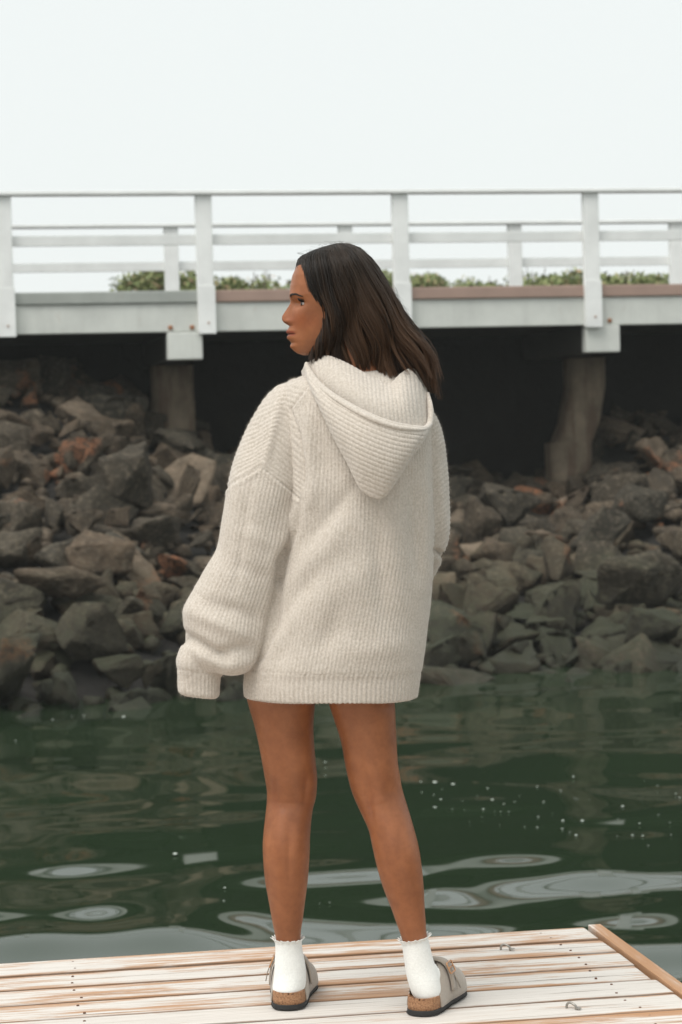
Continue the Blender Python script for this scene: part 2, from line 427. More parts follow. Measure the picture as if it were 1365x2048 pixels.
# ------------------------------------------------------------------ rocks
def rock_mesh(seed, cuts=2):
    r = np.random.RandomState(seed); bm = bmesh.new()
    k = r.randint(8, 13)
    for _ in range(k):
        d = r.normal(size=3); d /= np.linalg.norm(d); d = np.sign(d)*np.abs(d)**r.uniform(.7, 1)
        d /= max(1e-3, np.linalg.norm(d)); bm.verts.new(Vector(d*r.uniform(.75, 1.05)))
    bmesh.ops.convex_hull(bm, input=bm.verts[:])
    for v in [v for v in bm.verts if not v.link_faces]: bm.verts.remove(v)
    bmesh.ops.bevel(bm, geom=bm.edges[:], offset=.035, segments=1, affect='EDGES', profile=.5)
    bmesh.ops.triangulate(bm, faces=bm.faces[:])
    bmesh.ops.subdivide_edges(bm, edges=bm.edges[:], cuts=cuts, use_grid_fill=True)
    bmesh.ops.triangulate(bm, faces=bm.faces[:])
    long = [e for e in bm.edges if e.calc_length() > .22 and cuts > 1]
    if long: bmesh.ops.subdivide_edges(bm, edges=long, cuts=1); bmesh.ops.triangulate(bm, faces=bm.faces[:])
    bm.normal_update(); o = Vector((seed*3.1, seed*1.7, 5))
    for v in bm.verts:
        n = mnoise.noise(v.co*1.7+o)*.09+abs(mnoise.noise(v.co*4.5+o))*-.075+mnoise.noise(v.co*11+o)*.03
        v.co += v.normal*n
    me = bpy.data.meshes.new('rock'); bm.to_mesh(me); bm.free()
    me.materials.append(M_ROCK); me.polygons.foreach_set('use_smooth', [True]*len(me.polygons))
    return me
ROCKS = [rock_mesh(s) for s in range(1, 17)]
rock_spots = []
def put_rock(P, sx, sy, sz, rz, rx=0, ry=0, k=None, label=None, group=None):
    o = bpy.data.objects.new('rock', ROCKS[random.randrange(16) if k is None else k % 16]); COL.objects.link(o)
    o.location = tuple(P); o.scale = (sx, sy, sz); o.rotation_euler = (rx, ry, rz)
    tag(o, label, 'rock', group); rock_spots.append((P[0], P[1], P[2], max(sx, sy)))
    return o
# the rocks one can pick out: x, y centre, width, height in the photograph, lean, mesh, label
KEY = [
 (265, 960, 165, 170, -.1, 3, 'largest upright rounded grey-brown boulder left of the person below the flat-topped slab'),
 (345, 885, 140, 62, .22, 5, 'pale flat-topped slab at the foot of the left concrete column'),
 (375, 985, 70, 120, .1, 7, 'upright brown rock wedged right of the large rounded boulder'),
 (205, 870, 75, 75, 0, 2, 'blocky brown rock above and left of the large boulder'),
 (130, 845, 70, 60, 0, 1, 'rusty brown round rock high on the left pile'),
 (140, 910, 72, 70, .7, 9, 'tilted tan rock with an orange patch'),
 (72, 865, 76, 54, .2, 4, 'pinkish brown rock near the left frame edge'),
 (5, 930, 60, 110, 0, 6, 'grey-brown boulder cut by the left frame edge under the walkway'),
 (270, 805, 56, 46, 0, 8, 'small brown rock near the left column in shade'),
 (105, 1035, 90, 70, .3, 10, 'dark rounded rock beside a long brown slab'),
 (160, 1042, 130, 64, .12, 12, 'long smooth brown slab on the left pile'),
 (205, 1112, 185, 105, .2, 13, 'long low brown boulder in the middle of the left pile'),
 (45, 1090, 105, 70, .1, 14, 'dark brown round boulder at the left above the mossy ones'),
 (240, 1035, 70, 62, .4, 15, 'dark triangular rock under the largest rounded boulder'),
 (110, 1165, 210, 80, .15, 0, 'wide grey-green boulder with pale patches at left'),
 (365, 1166, 90, 36, .05, 2, 'pale grey flat rock beside the sweater sleeve'),
 (290, 1195, 80, 56, .1, 5, 'pale lichen-covered rock left of the sleeve'),
 (185, 1265, 165, 120, .2, 11, 'large dark mossy boulder just above the left waterline'),
 (30, 1340, 130, 190, .35, 3, 'biggest green mossy boulder at the left frame edge by the water'),
 (240, 1335, 110, 90, .1, 6, 'grey angular rock at the water edge left of the cuff'),
 (125, 1385, 80, 100, 0, 9, 'grey-green rock standing in the water at left'),
 (295, 1345, 80, 66, .4, 12, 'dark wedge rock at the water edge'),
 (40, 1230, 120, 60, .2, 14, 'green mossy rock at the left frame edge above the biggest mossy boulder'),
 (390, 1070, 80, 50, 0, 1, 'small tan rock right beside the sleeve'),
 (1000, 1005, 200, 90, .35, 12, 'long brown slanting slab right of the sweater'),
 (945, 1045, 110, 120, .2, 4, 'grey boulder just right of the sweater below the slab'),
 (985, 1105, 100, 70, .1, 8, 'dark smooth rock below the slanting slab'),
 (1205, 1065, 150, 110, .1, 7, 'rough pinkish speckled boulder below the right column'),
 (1305, 905, 100, 80, 0, 2, 'rounded brown boulder in the dark right of the right column'),
 (1210, 970, 80, 50, 0, 5, 'grey rock at the foot of the right column'),
 (1300, 1010, 150, 90, .2, 13, 'pinkish brown ledge right of the speckled boulder'),
 (1240, 1150, 190, 60, .0, 6, 'orange-topped flat ledge above the big dark boulder'),
 (1265, 1165, 230, 150, .15, 0, 'big dark brown boulder on the right below the ledge'),
 (1110, 1130, 130, 110, .2, 10, 'knobbly pinkish grey rock right of centre'),
 (1350, 1085, 110, 80, .3, 9, 'grey slab at the right frame edge'),
 (960, 1165, 110, 70, .1, 15, 'grey-brown boulder beside the right sleeve'),
 (1060, 1205, 170, 80, .35, 1, 'long greenish slanting rock right of the sweater near the water'),
 (1310, 1265, 190, 130, .3, 3, 'broad pale-topped boulder with a dark face at the right edge near the water'),
 (1110, 1275, 110, 34, .1, 11, 'flat pale slab low over the right waterline'),
 (1145, 1308, 95, 48, .1, 14, 'pale grey pointed rock lying in the water at right'),
 (930, 1295, 110, 80, .4, 5, 'pointed green-grey rock in the water right of the hem'),
 (1045, 1305, 80, 60, 0, 2, 'small rough rock half in the water between two pale rocks'),
 (985, 1245, 120, 50, .3, 12, 'brown wedge rock above the pointed green-grey one'),
 (880, 1240, 70, 60, .2, 7, 'mossy rock just right of the sweater hem'),
 (880, 1300, 60, 70, .1, 13, 'grey-green rock in the water touching the hem outline'),
]
for (px, py, wpx, hpx, lean, k, lab) in KEY:
    P = hit_bank(px, min(py+hpx*.30, 1440)); s = P[1]/FPX
    c = W(px, py, P[1]-max(wpx, hpx)*s*.30); a, b = wpx*s/2*1.12, hpx*s/2*1.18
    put_rock(c, a, max(a, b)*.8, b, random.uniform(-.4, .4), 0, lean, k, lab)
# the rest of the pile
def zone(u, v, z):
    side = 'left' if u < U0-1.5 else 'right'
    if v > 26.2: return 'rock in the deep shade under the walkway on the %s' % side, 'rocks in the shade under the walkway, %s' % side
    if z > 0.0: return 'brown rock of the upper pile on the %s of the person' % side, 'brown rocks of the upper pile, %s' % side
    if z > -.5: return 'grey-brown rock in the middle of the %s pile' % side, 'rocks of the middle pile, %s' % side
    return 'dark wet rock along the waterline on the %s' % side, 'wet rocks along the waterline, %s' % side
extra = []
for vrow in np.arange(19.2, 30.2, .44):
    halfw = 4.6+(vrow-17)*.06
    for u in np.arange(U0-halfw-2.5, U0+halfw+4.5, .50):
        uu, vv = u+rng.uniform(-.2, .2)-.0, vrow+rng.uniform(-.2, .2)
        z = float(bank_z(uu, vv)); P = UB*uu+NB*vv
        sz = rng.uniform(.20, .45)*(1.3 if rng.rand() < .22 else 1)
        c = np.array([P[0], P[1], z+sz*.28])
        if any((c[0]-q[0])**2+(c[1]-q[1])**2 < (q[3]*.55)**2 for q in rock_spots): continue
        a = (c, sz*rng.uniform(.9, 1.5), sz*rng.uniform(.8, 1.2), sz*rng.uniform(.6, 1.0), rng.uniform(0, 6.3), rng.uniform(-.4, .4), rng.uniform(-.4, .4))
        qx, qy = toPx(c)
        if -45 < qx < 1410 and c[2] > WATER_Z-.16:
            extra.append(('in', a, uu, vv))
        else: extra.append(('out', a, uu, vv))
inn = [e for e in extra if e[0] == 'in']; inn.sort(key=lambda e: -e[1][1]/e[1][0][1])
NICK = ['large rounded boulder', 'flat-topped slab', 'upright rock beside the big boulder', 'blocky rock above the big boulder', 'rusty round rock', 'tilted tan rock', 'pinkish rock at the left edge', 'boulder cut by the left edge', 'small brown rock by the left column', 'dark rounded rock', 'long smooth brown slab', 'long low brown boulder', 'dark round boulder at the left', 'dark triangular rock', 'wide grey-green boulder', 'pale flat rock by the sleeve', 'lichen-covered rock', 'large dark mossy boulder', 'biggest green boulder', 'angular rock left of the cuff', 'grey-green rock in the water', 'dark wedge at the water edge', 'mossy rock at the left edge', 'small tan rock by the sleeve', 'long slanting slab', 'grey boulder under the slanting slab', 'dark smooth rock', 'speckled boulder', 'rounded boulder in the dark', 'grey rock at the right column foot', 'pinkish ledge', 'orange-topped ledge', 'big dark boulder at right', 'knobbly pinkish rock', 'slab at the right edge', 'boulder beside the right sleeve', 'greenish slanting rock', 'broad pale-topped boulder', 'low flat pale slab', 'pale pointed rock in the water', 'pointed green-grey rock', 'small rough rock half in water', 'brown wedge rock', 'mossy rock by the hem', 'grey-green rock by the hem', '']
out_rocks = [e for e in extra if e[0] == 'out']
cells = {}
for e in inn[:250]:
    lab, grp = zone(e[2], e[3], e[1][0][2]); qx, qy = toPx(e[1][0]); psz = e[1][1]*FPX/e[1][0][1]*2
    j = min(range(len(KEY)), key=lambda i: math.hypot(KEY[i][0]-qx, KEY[i][1]-qy)); dx, dy = qx-KEY[j][0], qy-KEY[j][1]
    wd = ('left of' if dx < 0 else 'right of') if abs(dx) > 2.2*abs(dy) else ('above' if dy < 0 else 'below') if abs(dy) > 2.2*abs(dx) else ('above and ' if dy < 0 else 'below and ')+('left of' if dx < 0 else 'right of')
    size = 'large' if psz > 150 else 'middling' if psz > 95 else 'small'; shape = 'flattish' if e[1][3] < .8*e[1][1] else 'chunky'
    o = put_rock(*e[1], group=grp); cells.setdefault((j, wd, size, shape), []).append((math.hypot(dx, dy), o.name, o))
ORD = ['', 'second ', 'third ', 'fourth ', 'fifth ', 'sixth ', 'seventh ', 'eighth ', 'ninth ', 'tenth ', 'eleventh ', 'twelfth ', 'thirteenth ', 'fourteenth ', 'fifteenth ', 'sixteenth ', 'seventeenth ', 'eighteenth ']
for (j, wd, size, shape), lst in cells.items():
    for q, (_, _, o) in enumerate(sorted(lst)): o['label'] = '%s %s rock, %snearest %s the %s' % (size, shape, ORD[q], wd, NICK[j])
def rock_mass(name, lst, label):
    V, F = [], []
    for e in lst:
        c, sx, sy, sz, rz, rx, ry = e[1]; me = ROCKS[random.randrange(16)]
        mat = Matrix.Translation(Vector(c)) @ Matrix.Rotation(rz, 4, 'Z') @ Matrix.Rotation(rx, 4, 'X') @ Matrix.Diagonal((sx, sy, sz, 1))
        o = len(V); V += [tuple(mat @ v.co) for v in me.vertices]; F += [tuple(i+o for i in p.vertices) for p in me.polygons]
    if V: tag(mesh_obj(name, V, F, M_ROCK), label, 'rocks', kind='stuff')
stones = []
for k in range(2600):
    vv = rng.uniform(19.4, 30.2); uu = U0+rng.uniform(-7.5, 9); P = UB*uu+NB*vv; z = float(bank_z(uu, vv)); sz = rng.uniform(.05, .15)
    stones.append(('s', (np.array([P[0], P[1], z+sz*.5+rng.uniform(0, .06)]), sz*rng.uniform(.9, 1.5), sz, sz*rng.uniform(.6, 1), rng.uniform(0, 6.3), rng.uniform(-.5, .5), rng.uniform(-.5, .5))))
LOW = []
for sd_ in range(8):
    r_ = np.random.RandomState(100+sd_); bm = bmesh.new()
    for _ in range(14):
        d_ = r_.normal(size=3); d_ /= np.linalg.norm(d_); bm.verts.new(Vector(d_*r_.uniform(.8, 1.05)))
    bmesh.ops.convex_hull(bm, input=bm.verts[:]); me_ = bpy.data.meshes.new('stone'); bm.to_mesh(me_); bm.free(); LOW.append(me_)
_R = ROCKS; ROCKS = LOW*2
rock_mass('gravel', stones, 'small broken stones filling the gaps between the rocks')
ROCKS = [rock_mesh(s_, 1) for s_ in range(1, 17)]
rock_mass('rubble', inn[250:]+out_rocks, 'smaller dark rubble filling in between and beyond the bank rocks')

ROCKS = _R

# ------------------------------------------------------------------ walkway
walk = empty('walkway', WALK_ORG, ANG)
tag(walk, 'white painted timber walkway on concrete columns crossing behind the person', 'bridge')
LX = 12.0; BW = 4.0
def fz(px, py, dv=0): return on_face(px, py, dv)
_, z_bot = fz(682, 659); _, z_cb = fz(682, 601); _, z_ct = fz(682, 577)
_, z_rail = fz(682, 384); _, z_m0 = fz(682, 487); _, z_m1 = fz(682, 466)
posts_u = [fz(8, 500)[0], fz(408, 500)[0], fz(800, 500)[0], fz(1180, 500)[0]]
sp = (posts_u[3]-posts_u[0])/3
posts_u = [posts_u[0]-2*sp, posts_u[0]-sp] + posts_u + [posts_u[3]+sp, posts_u[3]+2*sp]
# fascia boards, butted behind the posts; curb timbers on top
joint = posts_u[3]-.0
edges = [-LX] + posts_u + [LX]
for i in range(len(edges)-1):
    a, b = edges[i]+.003, edges[i+1]-.003
    bevel_box('fascia_board', a, b, .0, .09, z_bot+.004*(i % 2), z_cb-.004, M_WHITE, walk, .012)
    bevel_box('curb_timber', a, b, -.03-.006*(i % 2), .17, z_cb, z_ct, M_CURBG if i < 4 else M_CURBP, walk, .015)
# deck, joists
dk = bevel_box('deck', -LX, LX, .18, BW-.1, z_cb-.07, z_cb, M_DARKWOOD_SHADE, walk, .01)
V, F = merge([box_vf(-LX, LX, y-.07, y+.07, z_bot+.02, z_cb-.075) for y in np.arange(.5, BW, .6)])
mesh_obj('joists', V, F, M_DARKWOOD_SHADE, walk, smooth=False)['kind'] = 'stuff'
bevel_box('fascia_board', -LX, LX, BW-.09, BW, z_bot, z_cb-.004, M_WHITE, walk, .012)
# cross caps and columns
for j, (px0, px1, py0, py1, cx_t, cw, lean) in enumerate([(336, 406, 661, 720, 343, 84, 0), (1172, 1240, 646, 705, 1168, 80, 1)]):
    u0, zb = fz(px0, py1); u1, _ = fz(px1, py1); _, zt = fz(px0, py0)
    bevel_box('cap_end', u0, u1, -.03, .16, zb, z_bot-.004, M_WHITE, walk, .015)
    bevel_box('cross_cap', u0+.01, u1-.01, .163, BW-.15, zb+.008, z_bot-.004, M_DARKWOOD_SHADE, walk, .015)  # dark colour stands in for shade along the cap behind its white end
    for q in (.1, .72):
        v, f = loft(tube_rings([(u0+(u1-u0)*q, -.001, z_bot+.055), (u0+(u1-u0)*q, -.014, z_bot+.055)], .03, 12)); mesh_obj('rusty_bolt', v, f, M_RUST, walk)
    rows = []
    dv = 1.7
    ucx = fz(cx_t, 720, dv)[0]; hw = cw/2/FPX*29.6
    if lean:
        prof = [(zb-.01, 0, 1), (zb-.4, -.0, .98), (zb-.85, -.09, 1.0), (zb-1.10, -.19, 1.0), (zb-1.12, -.24, 1.12), (zb-1.6, -.24, 1.1), (zb-2.0, -.25, 1.0), (-1.0, -.26, 1.05)]
    else: prof = [(zb-.01, 0, 1), (zb-.45, 0, 1.0), (zb-.47, 0, 1.04), (zb-1.3, 0, 1.0), (-1.0, 0, 1.03)]
    rings = []
    for (z, dx, s) in prof:
        ring = []
        for k in range(20):
            a = 2*math.pi*k/20; ca, sa = math.cos(a), math.sin(a)
            ca = math.copysign(abs(ca)**.55, ca); sa = math.copysign(abs(sa)**.55, sa)
            ring.append((ucx+dx+hw*s*ca, dv+hw*s*sa, z))
        rings.append(ring)
    v, f = loft(rings); mesh_obj('column', v, f, M_CONC, walk)
for px in (-500, 1980):          # the next bents along, outside the picture
    uu = fz(px, 690)[0]
    bevel_box('cross_cap', uu-.2, uu+.2, -.02, BW-.15, z_bot-.36, z_bot-.004, M_WHITE, walk, .015)
    bevel_box('column', uu-.25, uu+.25, .75, 1.25, -1, z_bot-.365, M_CONC, walk, .03)
# railings
def railing(name, dv, us, label, low):
    r = empty(name, tuple(np.array(WALK_ORG)+NB*dv+np.array([0, 0, z_ct])), ANG); tag(r, label, 'railing', 'white railings of the walkway')
    for u in us:
        o = bevel_box('post', u-.098, u+.098, -.10, .0, z_bot-.02-z_ct if low else -.2, z_rail-.035-z_ct, M_RAIL, r, .012)
        if low:
            bevel_box('post_foot', u-.090, u+.112, -.108, -.1005, z_bot-.028-z_ct, .055, M_RAIL, r, .005)
            v, f = loft(tube_rings([(u+.02, -.112, z_bot-z_ct+.10), (u+.02, -.12, z_bot-z_ct+.10)], .012, 10)); mesh_obj('bolt', v, f, M_RUST, r)
    L = LX-.2
    bevel_box('top_rail', -L, L, -.15, .06, z_rail-.032-z_ct, z_rail+.012-z_ct, M_RAIL, r, .01)
    bevel_box('middle_rail', -L, L, .002, .045, z_m0-z_ct, z_m1-z_ct, M_RAIL, r, .008)
    return r
railing('railing', -.002, posts_u, 'nearer white timber railing bolted to the outer face of the walkway', True)
far_u = [fz(px, 500, BW)[0] for px in (342, 690, 1028, 1350)]; fs = (far_u[3]-far_u[0])/3
far_u = [far_u[0]-3*fs, far_u[0]-2*fs, far_u[0]-fs]+far_u+[far_u[3]+fs, far_u[3]+2*fs]
railing('railing', BW, far_u, 'farther white railing seen through the nearer one, bushes behind it', False)

# ------------------------------------------------------------------ shrubs behind the walkway
def mat_leaf():
    M = NT('shrub_leaf'); r = M.attr('rnd')
    M.set(col=M.ramp(r, [(0, (.10, .13, .045)), (.5, (.20, .24, .085)), (.85, (.30, .32, .14)), (1, (.38, .25, .16))]), rough=.6, spec=.3); return M.m
M_LEAF = mat_leaf(); M_TWIG = simple('twig', (.10, .075, .05), .8)
def shrub(px, top, wpx, label, sparse=0):
    Yd = BY+8+random.uniform(-1, 1); base = W(px, 586, Yd); base[2] = 3.0
    T = W(px, top, Yd); H = T[2]-3.0; half = wpx*Yd/FPX/2*1.25
    root = empty('shrub', tuple(base)); tag(root, label, 'shrub', 'shrubs behind the walkway')
    V, F, A = [], [], []
    n = int(5200*(.35 if sparse else 1)*max(.5, half))
    blobs = [(random.uniform(-.75, .75)*half, random.uniform(-.5, .5), H*random.uniform(.45, .82), random.uniform(.2, .38)) for _ in range(int(7+half*5))]
    for k in range(n):
        b = random.choice(blobs); d = rng.normal(size=3); d /= np.linalg.norm(d); rr = b[3]*random.uniform(.5, 1.05)
        c = np.array([b[0], b[1], b[2]])+d*rr*np.array([1, 1, .8])
        if c[2] < .1 or c[2] > H*1.04: continue
        a = rng.normal(size=3); a /= np.linalg.norm(a); q = np.cross(a, d); q /= np.linalg.norm(q)+1e-6; s = random.uniform(.03, .065)
        o = len(V); V += [c-a*s, c-q*s*.45, c+a*s, c+q*s*.45]; F.append((o, o+1, o+2, o+3)); A += [random.random()]*4
    me_o = mesh_obj('foliage', V, F, M_LEAF, root, smooth=False); add_attr(me_o.data, 'rnd', A)
    parts = []
    for k in range(6 if not sparse else 12):
        x = random.uniform(-.6, .6)*half; p0 = (x*.3, 0, 0); p1 = (x*.7, random.uniform(-.2, .2), H*.5); p2 = (x, random.uniform(-.3, .3), H*random.uniform(.85, 1.05))
        parts.append(loft(tube_rings(cr([p0, p1, p2], 6), [.03, .025, .02, .015, .01, .006], 5)))
    v, f = merge(parts); mesh_obj('stems', v, f, M_TWIG, root)
for a in [(275, 543, 125, 'green shrub with a pink flower showing between the left posts', 0), (370, 545, 70, 'green shrub half behind the second near post from the left', 0),
          (450, 556, 80, 'low green shrub right of the second near post from the left', 0), (520, 545, 60, 'thin twiggy shrub just left of the person face', 1),
          (765, 545, 50, 'green shrub between the hair and the near post beside it', 0), (848, 548, 55, 'green shrub right of the near post by the hair', 0), (955, 556, 130, 'low green hedge-like shrub left of the far post', 0),
          (1075, 540, 95, 'tallest round green shrub right of the far post', 0), (1130, 546, 70, 'yellow-green shrub left of the rightmost near post', 0), (1205, 548, 40, 'narrow green shrub right of the rightmost near post', 0),
          (1257, 545, 30, 'thin bare twiggy shrub near the right frame edge', 1), (1320, 552, 90, 'green and reddish shrub at the right frame edge', 0), (660, 556, 130, 'low shrub hidden mostly behind the head', 0)]: shrub(*a)

# ------------------------------------------------------------------ thin haze volume, added to lift the darks
hv_, hf_ = box_vf(-64, 64, -56, 76, -4.6, 6.5)
hz = mesh_obj('haze', hv_, hf_, None, None, smooth=False); tag(hz, 'thin pale haze added over the scene to lift the darks', kind='stuff')
hm = bpy.data.materials.new('mist'); hm.use_nodes = True; hm.node_tree.nodes.clear()
pv = hm.node_tree.nodes.new('ShaderNodeVolumePrincipled'); pv.inputs['Color'].default_value = (.93, .97, .95, 1); pv.inputs['Density'].default_value = .0007
ho = hm.node_tree.nodes.new('ShaderNodeOutputMaterial'); hm.node_tree.links.new(pv.outputs[0], ho.inputs['Volume']); hz.data.materials.append(hm)

# ------------------------------------------------------------------ dock
c0 = WZ(0, 1925, 0); c1 = WZ(1203, 1850, 0); c2 = WZ(1365, 1982, 0)
dirx = (c1-c0); dirx[2] = 0; dirx /= np.linalg.norm(dirx); DA = math.atan2(dirx[1], dirx[0])
dock = empty('dock', tuple(c1), DA); tag(dock, 'weathered white painted plank dock the person stands on', 'dock')
diry = np.array([dirx[1], -dirx[0], 0])        # towards the camera
PWID = .146; L0 = 4.6
bevel_me = {}
for i in range(46):
    y = -(PWID*i+PWID/2)
    o = bevel_box('plank', -L0, 0, -.0695, .0695, -.038, 0, M_PLANK_O if i in (6, 11, 17, 30) else M_PLANK, dock, .006, 2)
    o.location = (-.042+random.uniform(-.006, .004), y, random.uniform(-.004, .0)); o.rotation_euler = (random.uniform(-.012, .012), 0, random.uniform(-.0006, .0006))
    if i == 0: o.scale.y = 1
for i in range(9):
    for xx in (-.16, -1.35, -2.55):
        for yy in (-.038, .036):
            v, f = loft([[(math.cos(a)*r_, math.sin(a)*r_, z_) for a in np.linspace(0, 6.283, 9)[:-1]] for r_, z_ in ((.0032, -.003), (.0032, .0008), (.0022, .0014))])
            nl = mesh_obj('nail', v, f, M_NAIL, dock); nl.location = (xx+random.uniform(-.012, .012), -(PWID*i+PWID/2)+yy+random.uniform(-.008, .008), -.002)
# edge board along the right side, and front beam
ebd = bevel_box('edge_board', 0, 6.7, -.017, .017, -.2, .003, M_PLANK_O, dock, .003); ebd.rotation_euler = (0, 0, -math.pi/2); ebd.location = (-.018, 0.002, 0)
bevel_box('beam', -L0, -.055, -.05, -.01, -.26, -.04, M_PLANK_O, dock, .006)
for x in (-4.3, -2.4, -.45):
    for y in (-.4, -3.2, -6.2):
        v, f = loft(tube_rings([(x, y, -.04), (x, y, -2.2)], .12, 14)); mesh_obj('pile', v, f, M_CONC, dock)
# bent steel staples in the planks
def staple(px, py, rz, label):
    P = WZ(px, py, 0); t = empty('staple', tuple(P), rz); tag(t, label, 'staple', 'steel staples in the dock planks')
    path = .72*cr([(-.016, 0, -.006), (-.015, 0, .008), (-.006, .001, .016), (.008, -.001, .013), (.017, 0, .006), (.018, 0, -.006)], 18)
    v, f = loft(tube_rings(path, .0027, 8)); mesh_obj('wire', v, f, M_STEEL, t)
    v, f = loft([[(x*.5+dx, y*.4, z) for x, y in ((-.012, -.012), (.012, -.012), (.012, .012), (-.012, .012))] for z in (.0005, .003) for dx in (.017,)]); mesh_obj('plate', v, f, M_STEEL, t, smooth=False)
staple(1011, 1898, R(-25), 'farther bent steel staple near the back edge of the dock')
staple(1143, 2016, R(-35), 'nearer bent steel staple at the bottom right of the dock')

# ------------------------------------------------------------------ foam
def foam():
    pts = [(870,1563,8),(907,1567,7),(842,1562,4),(882,1597,5),(870,1613,6),(844,1583,3),(868,1588,3),(985,1598,6),(967,1617,5),(976,1575,4),(1008,1606,4),(1002,1622,3),(1018,1622,3),(1030,1602,3),(1075,1572,4),(1088,1602,4),(1077,1632,4),(1126,1640,6),(1165,1640,7),(1125,1656,5),(1153,1669,6),(1246,1611,6),(1265,1669,5),(1286,1670,5),(1280,1645,4),(1297,1689,3),(1237,1637,3),(1317,1628,3),(1352,1586,4),(1360,1594,4),(1147,1552,5),(1315,1570,3),(1122,1580,4),(930,1618,2),(965,1633,2),(905,1617,3),(925,1600,2),(651,1523,5),(651,1549,3),(248,1432,7),(168,1430,4),(145,1431,3),(106,1438,4),(32,1480,4),(350,1706,9),(450,1774,5),(448,1800,4),(1050,1652,3),(1075,1653,4),(1140,1663,3),(1150,1595,3),(1155,1597,3),(1105,1625,2),(1235,1672,2),(1343,1668,3),(1180,1598,2),(1290,1560,2),(1340,1643,3),(940,1642,2),(1000,1648,2),(885,1577,2),(955,1590,2),(1040,1590,2),(990,1622,2),(660,1803,3),(640,1805,2)]  # the largest spot is a pale sky reflection built like a bubble
    V, F = [], []
    for (px, py, s) in pts:
        P = WZ(px, py, WATER_Z+.012); s = s*P[1]/FPX*.46
        for q in range(4 if s > .008 else 2):
            c = P+np.array([random.uniform(-s, s), random.uniform(-s, s)*2, 0]) if q else P; r = s*(1 if q == 0 else .45)
            rings = []
            for t in (0, .5, .85, 1):
                rr = r*math.cos(t*1.5); rings.append([(c[0]+rr*math.cos(a)*1.1, c[1]+rr*math.sin(a)*1.6, c[2]+r*.30*math.sin(t*1.5)-.004) for a in np.linspace(0, 6.283, 9)[:-1]])
            v, f = loft(rings); o = len(V); V += v; F += [tuple(i+o for i in k) for k in f]
    tag(mesh_obj('foam', V, F, simple('foam', (.62, .66, .6), .4)), 'small white foam bubbles and one modelled sky reflection scattered on the green water', 'foam', kind='stuff')
foam()

# ================================================================== PERSON
YC = 5.06
heelL = WZ(577, 2021, 0); heelR = WZ(839, 2033, 0)
YL, YR = heelL[1]+.05, heelR[1]+.055
# ---- head surface
HY = np.array([497, 503, 515, 532, 550, 570, 590, 605, 620, 640, 655, 668, 680, 690, 699, 705, 709])
HF = np.array([652, 628, 608, 594, 586, 582, 580.5, 583.5, 584.5, 586, 587, 587, 587, 588, 591, 596, 606])
HB = np.array([690, 718, 738, 752, 761, 766, 768, 767, 763, 754, 744, 731, 714, 694, 672, 655, 640])
HW = np.array([16, 36, 52, 65, 70, 72, 72, 71, 69, 65, 61, 57, 52, 45, 37, 28, 14])/1000.
HCX, HCY = 672.0, YC-.015
SPX = HCY/FPX
TH = R(-2)
def feat(y, l, a_front):
    """forward offset in metres for nose, lips, sockets... a_front in [0,1]"""
    la = np.abs(l)
    nose = ip(y, [588, 598, 604, 611, 618, 625, 630, 635, 639, 643, 646, 650], [1, 0.5, 2.5, 6, 10, 14, 16.5, 16.5, 15, 11.5, 6.5, 0])*SPX
    sg = ip(y, [600, 615, 632, 642, 650], [.006, .0075, .0115, .0135, .012])
    d = nose*np.exp(-(la/sg)**2)
    d += ip(y, [606, 622, 640, 655, 690, 700, 707], [0, 2.5, 5.5, 8, 6.5, 3.5, 0])*SPX*np.exp(-(la/.022)**2)
    d += .0055*np.exp(-((la-.0135)/.006)**2-((y-641)/5.5)**2)                       # nostril wing
    lip = ip(y, [650, 655, 660, 664, 667, 671, 675, 679, 684, 692, 698], [0, 2, 6.5, 6, 2.0, 5.5, 5, 0.5, -2.5, 2.0, 0])*SPX
    d += lip*np.exp(-(la/.021)**4)
    d -= .0115*np.exp(-((la-.034)/.017)**2-((y-607)/9)**2)                           # eye socket
    d -= .003*np.exp(-((la-.016)/.006)**2-((y-603)/8)**2)
    d += .0012*np.exp(-((la-.028)/.020)**2-((y-590)/7)**2)                          # brow ridge
    d += .003*np.exp(-((la-.046)/.016)**2-((y-632)/14)**2)                          # cheekbone
    d -= .002*np.exp(-((la-.034)/.012)**2-((y-662)/14)**2)
    return d*a_front
def head_world(fwd, lat, y):
    """fwd: metres ahead of the head axis, lat: metres towards the camera side, y: pixel row"""
    x = -fwd*math.cos(TH) - lat*math.sin(TH); dy = fwd*math.sin(TH) - lat*math.cos(TH)
    base = W(HCX, y, HCY); return np.array([base[0]+x, base[1]+dy, base[2]])
def head_mesh():
    rings = []; m = 180; P_ = 2.35
    for y in np.linspace(497, 709, 230):
        f = (HCX-ip(y, HY, HF))*SPX; b = (ip(y, HY, HB)-HCX)*SPX; w_ = ip(y, HY, HW); ring = []
        for k in range(m):
            a = 2*math.pi*k/m; ca, sa = math.cos(a), math.sin(a)
            xa = math.copysign(abs(ca)**(2/P_), ca); la = math.copysign(abs(sa)**(2/P_), sa)*w_
            if xa > 0: xa = abs(math.cos(a))**(2/2.12); la = math.copysign(abs(math.sin(a))**(2/2.12), math.sin(a))*w_
            fw = xa*(f if xa > 0 else b)
            if xa > 0: fw += float(feat(y, la, min(1, xa*1.6)))
            ring.append(head_world(fw, la, y))
        rings.append(ring)
    return loft(rings)
def head_surf(y, l):
    f = (HCX-ip(y, HY, HF))*SPX; w_ = ip(y, HY, HW); xa = (1-min(1, abs(l)/w_)**2.12)**(1/2.12)
    return head_world(f*xa+float(feat(y, np.array(l), min(1, xa*1.6))), l, y)

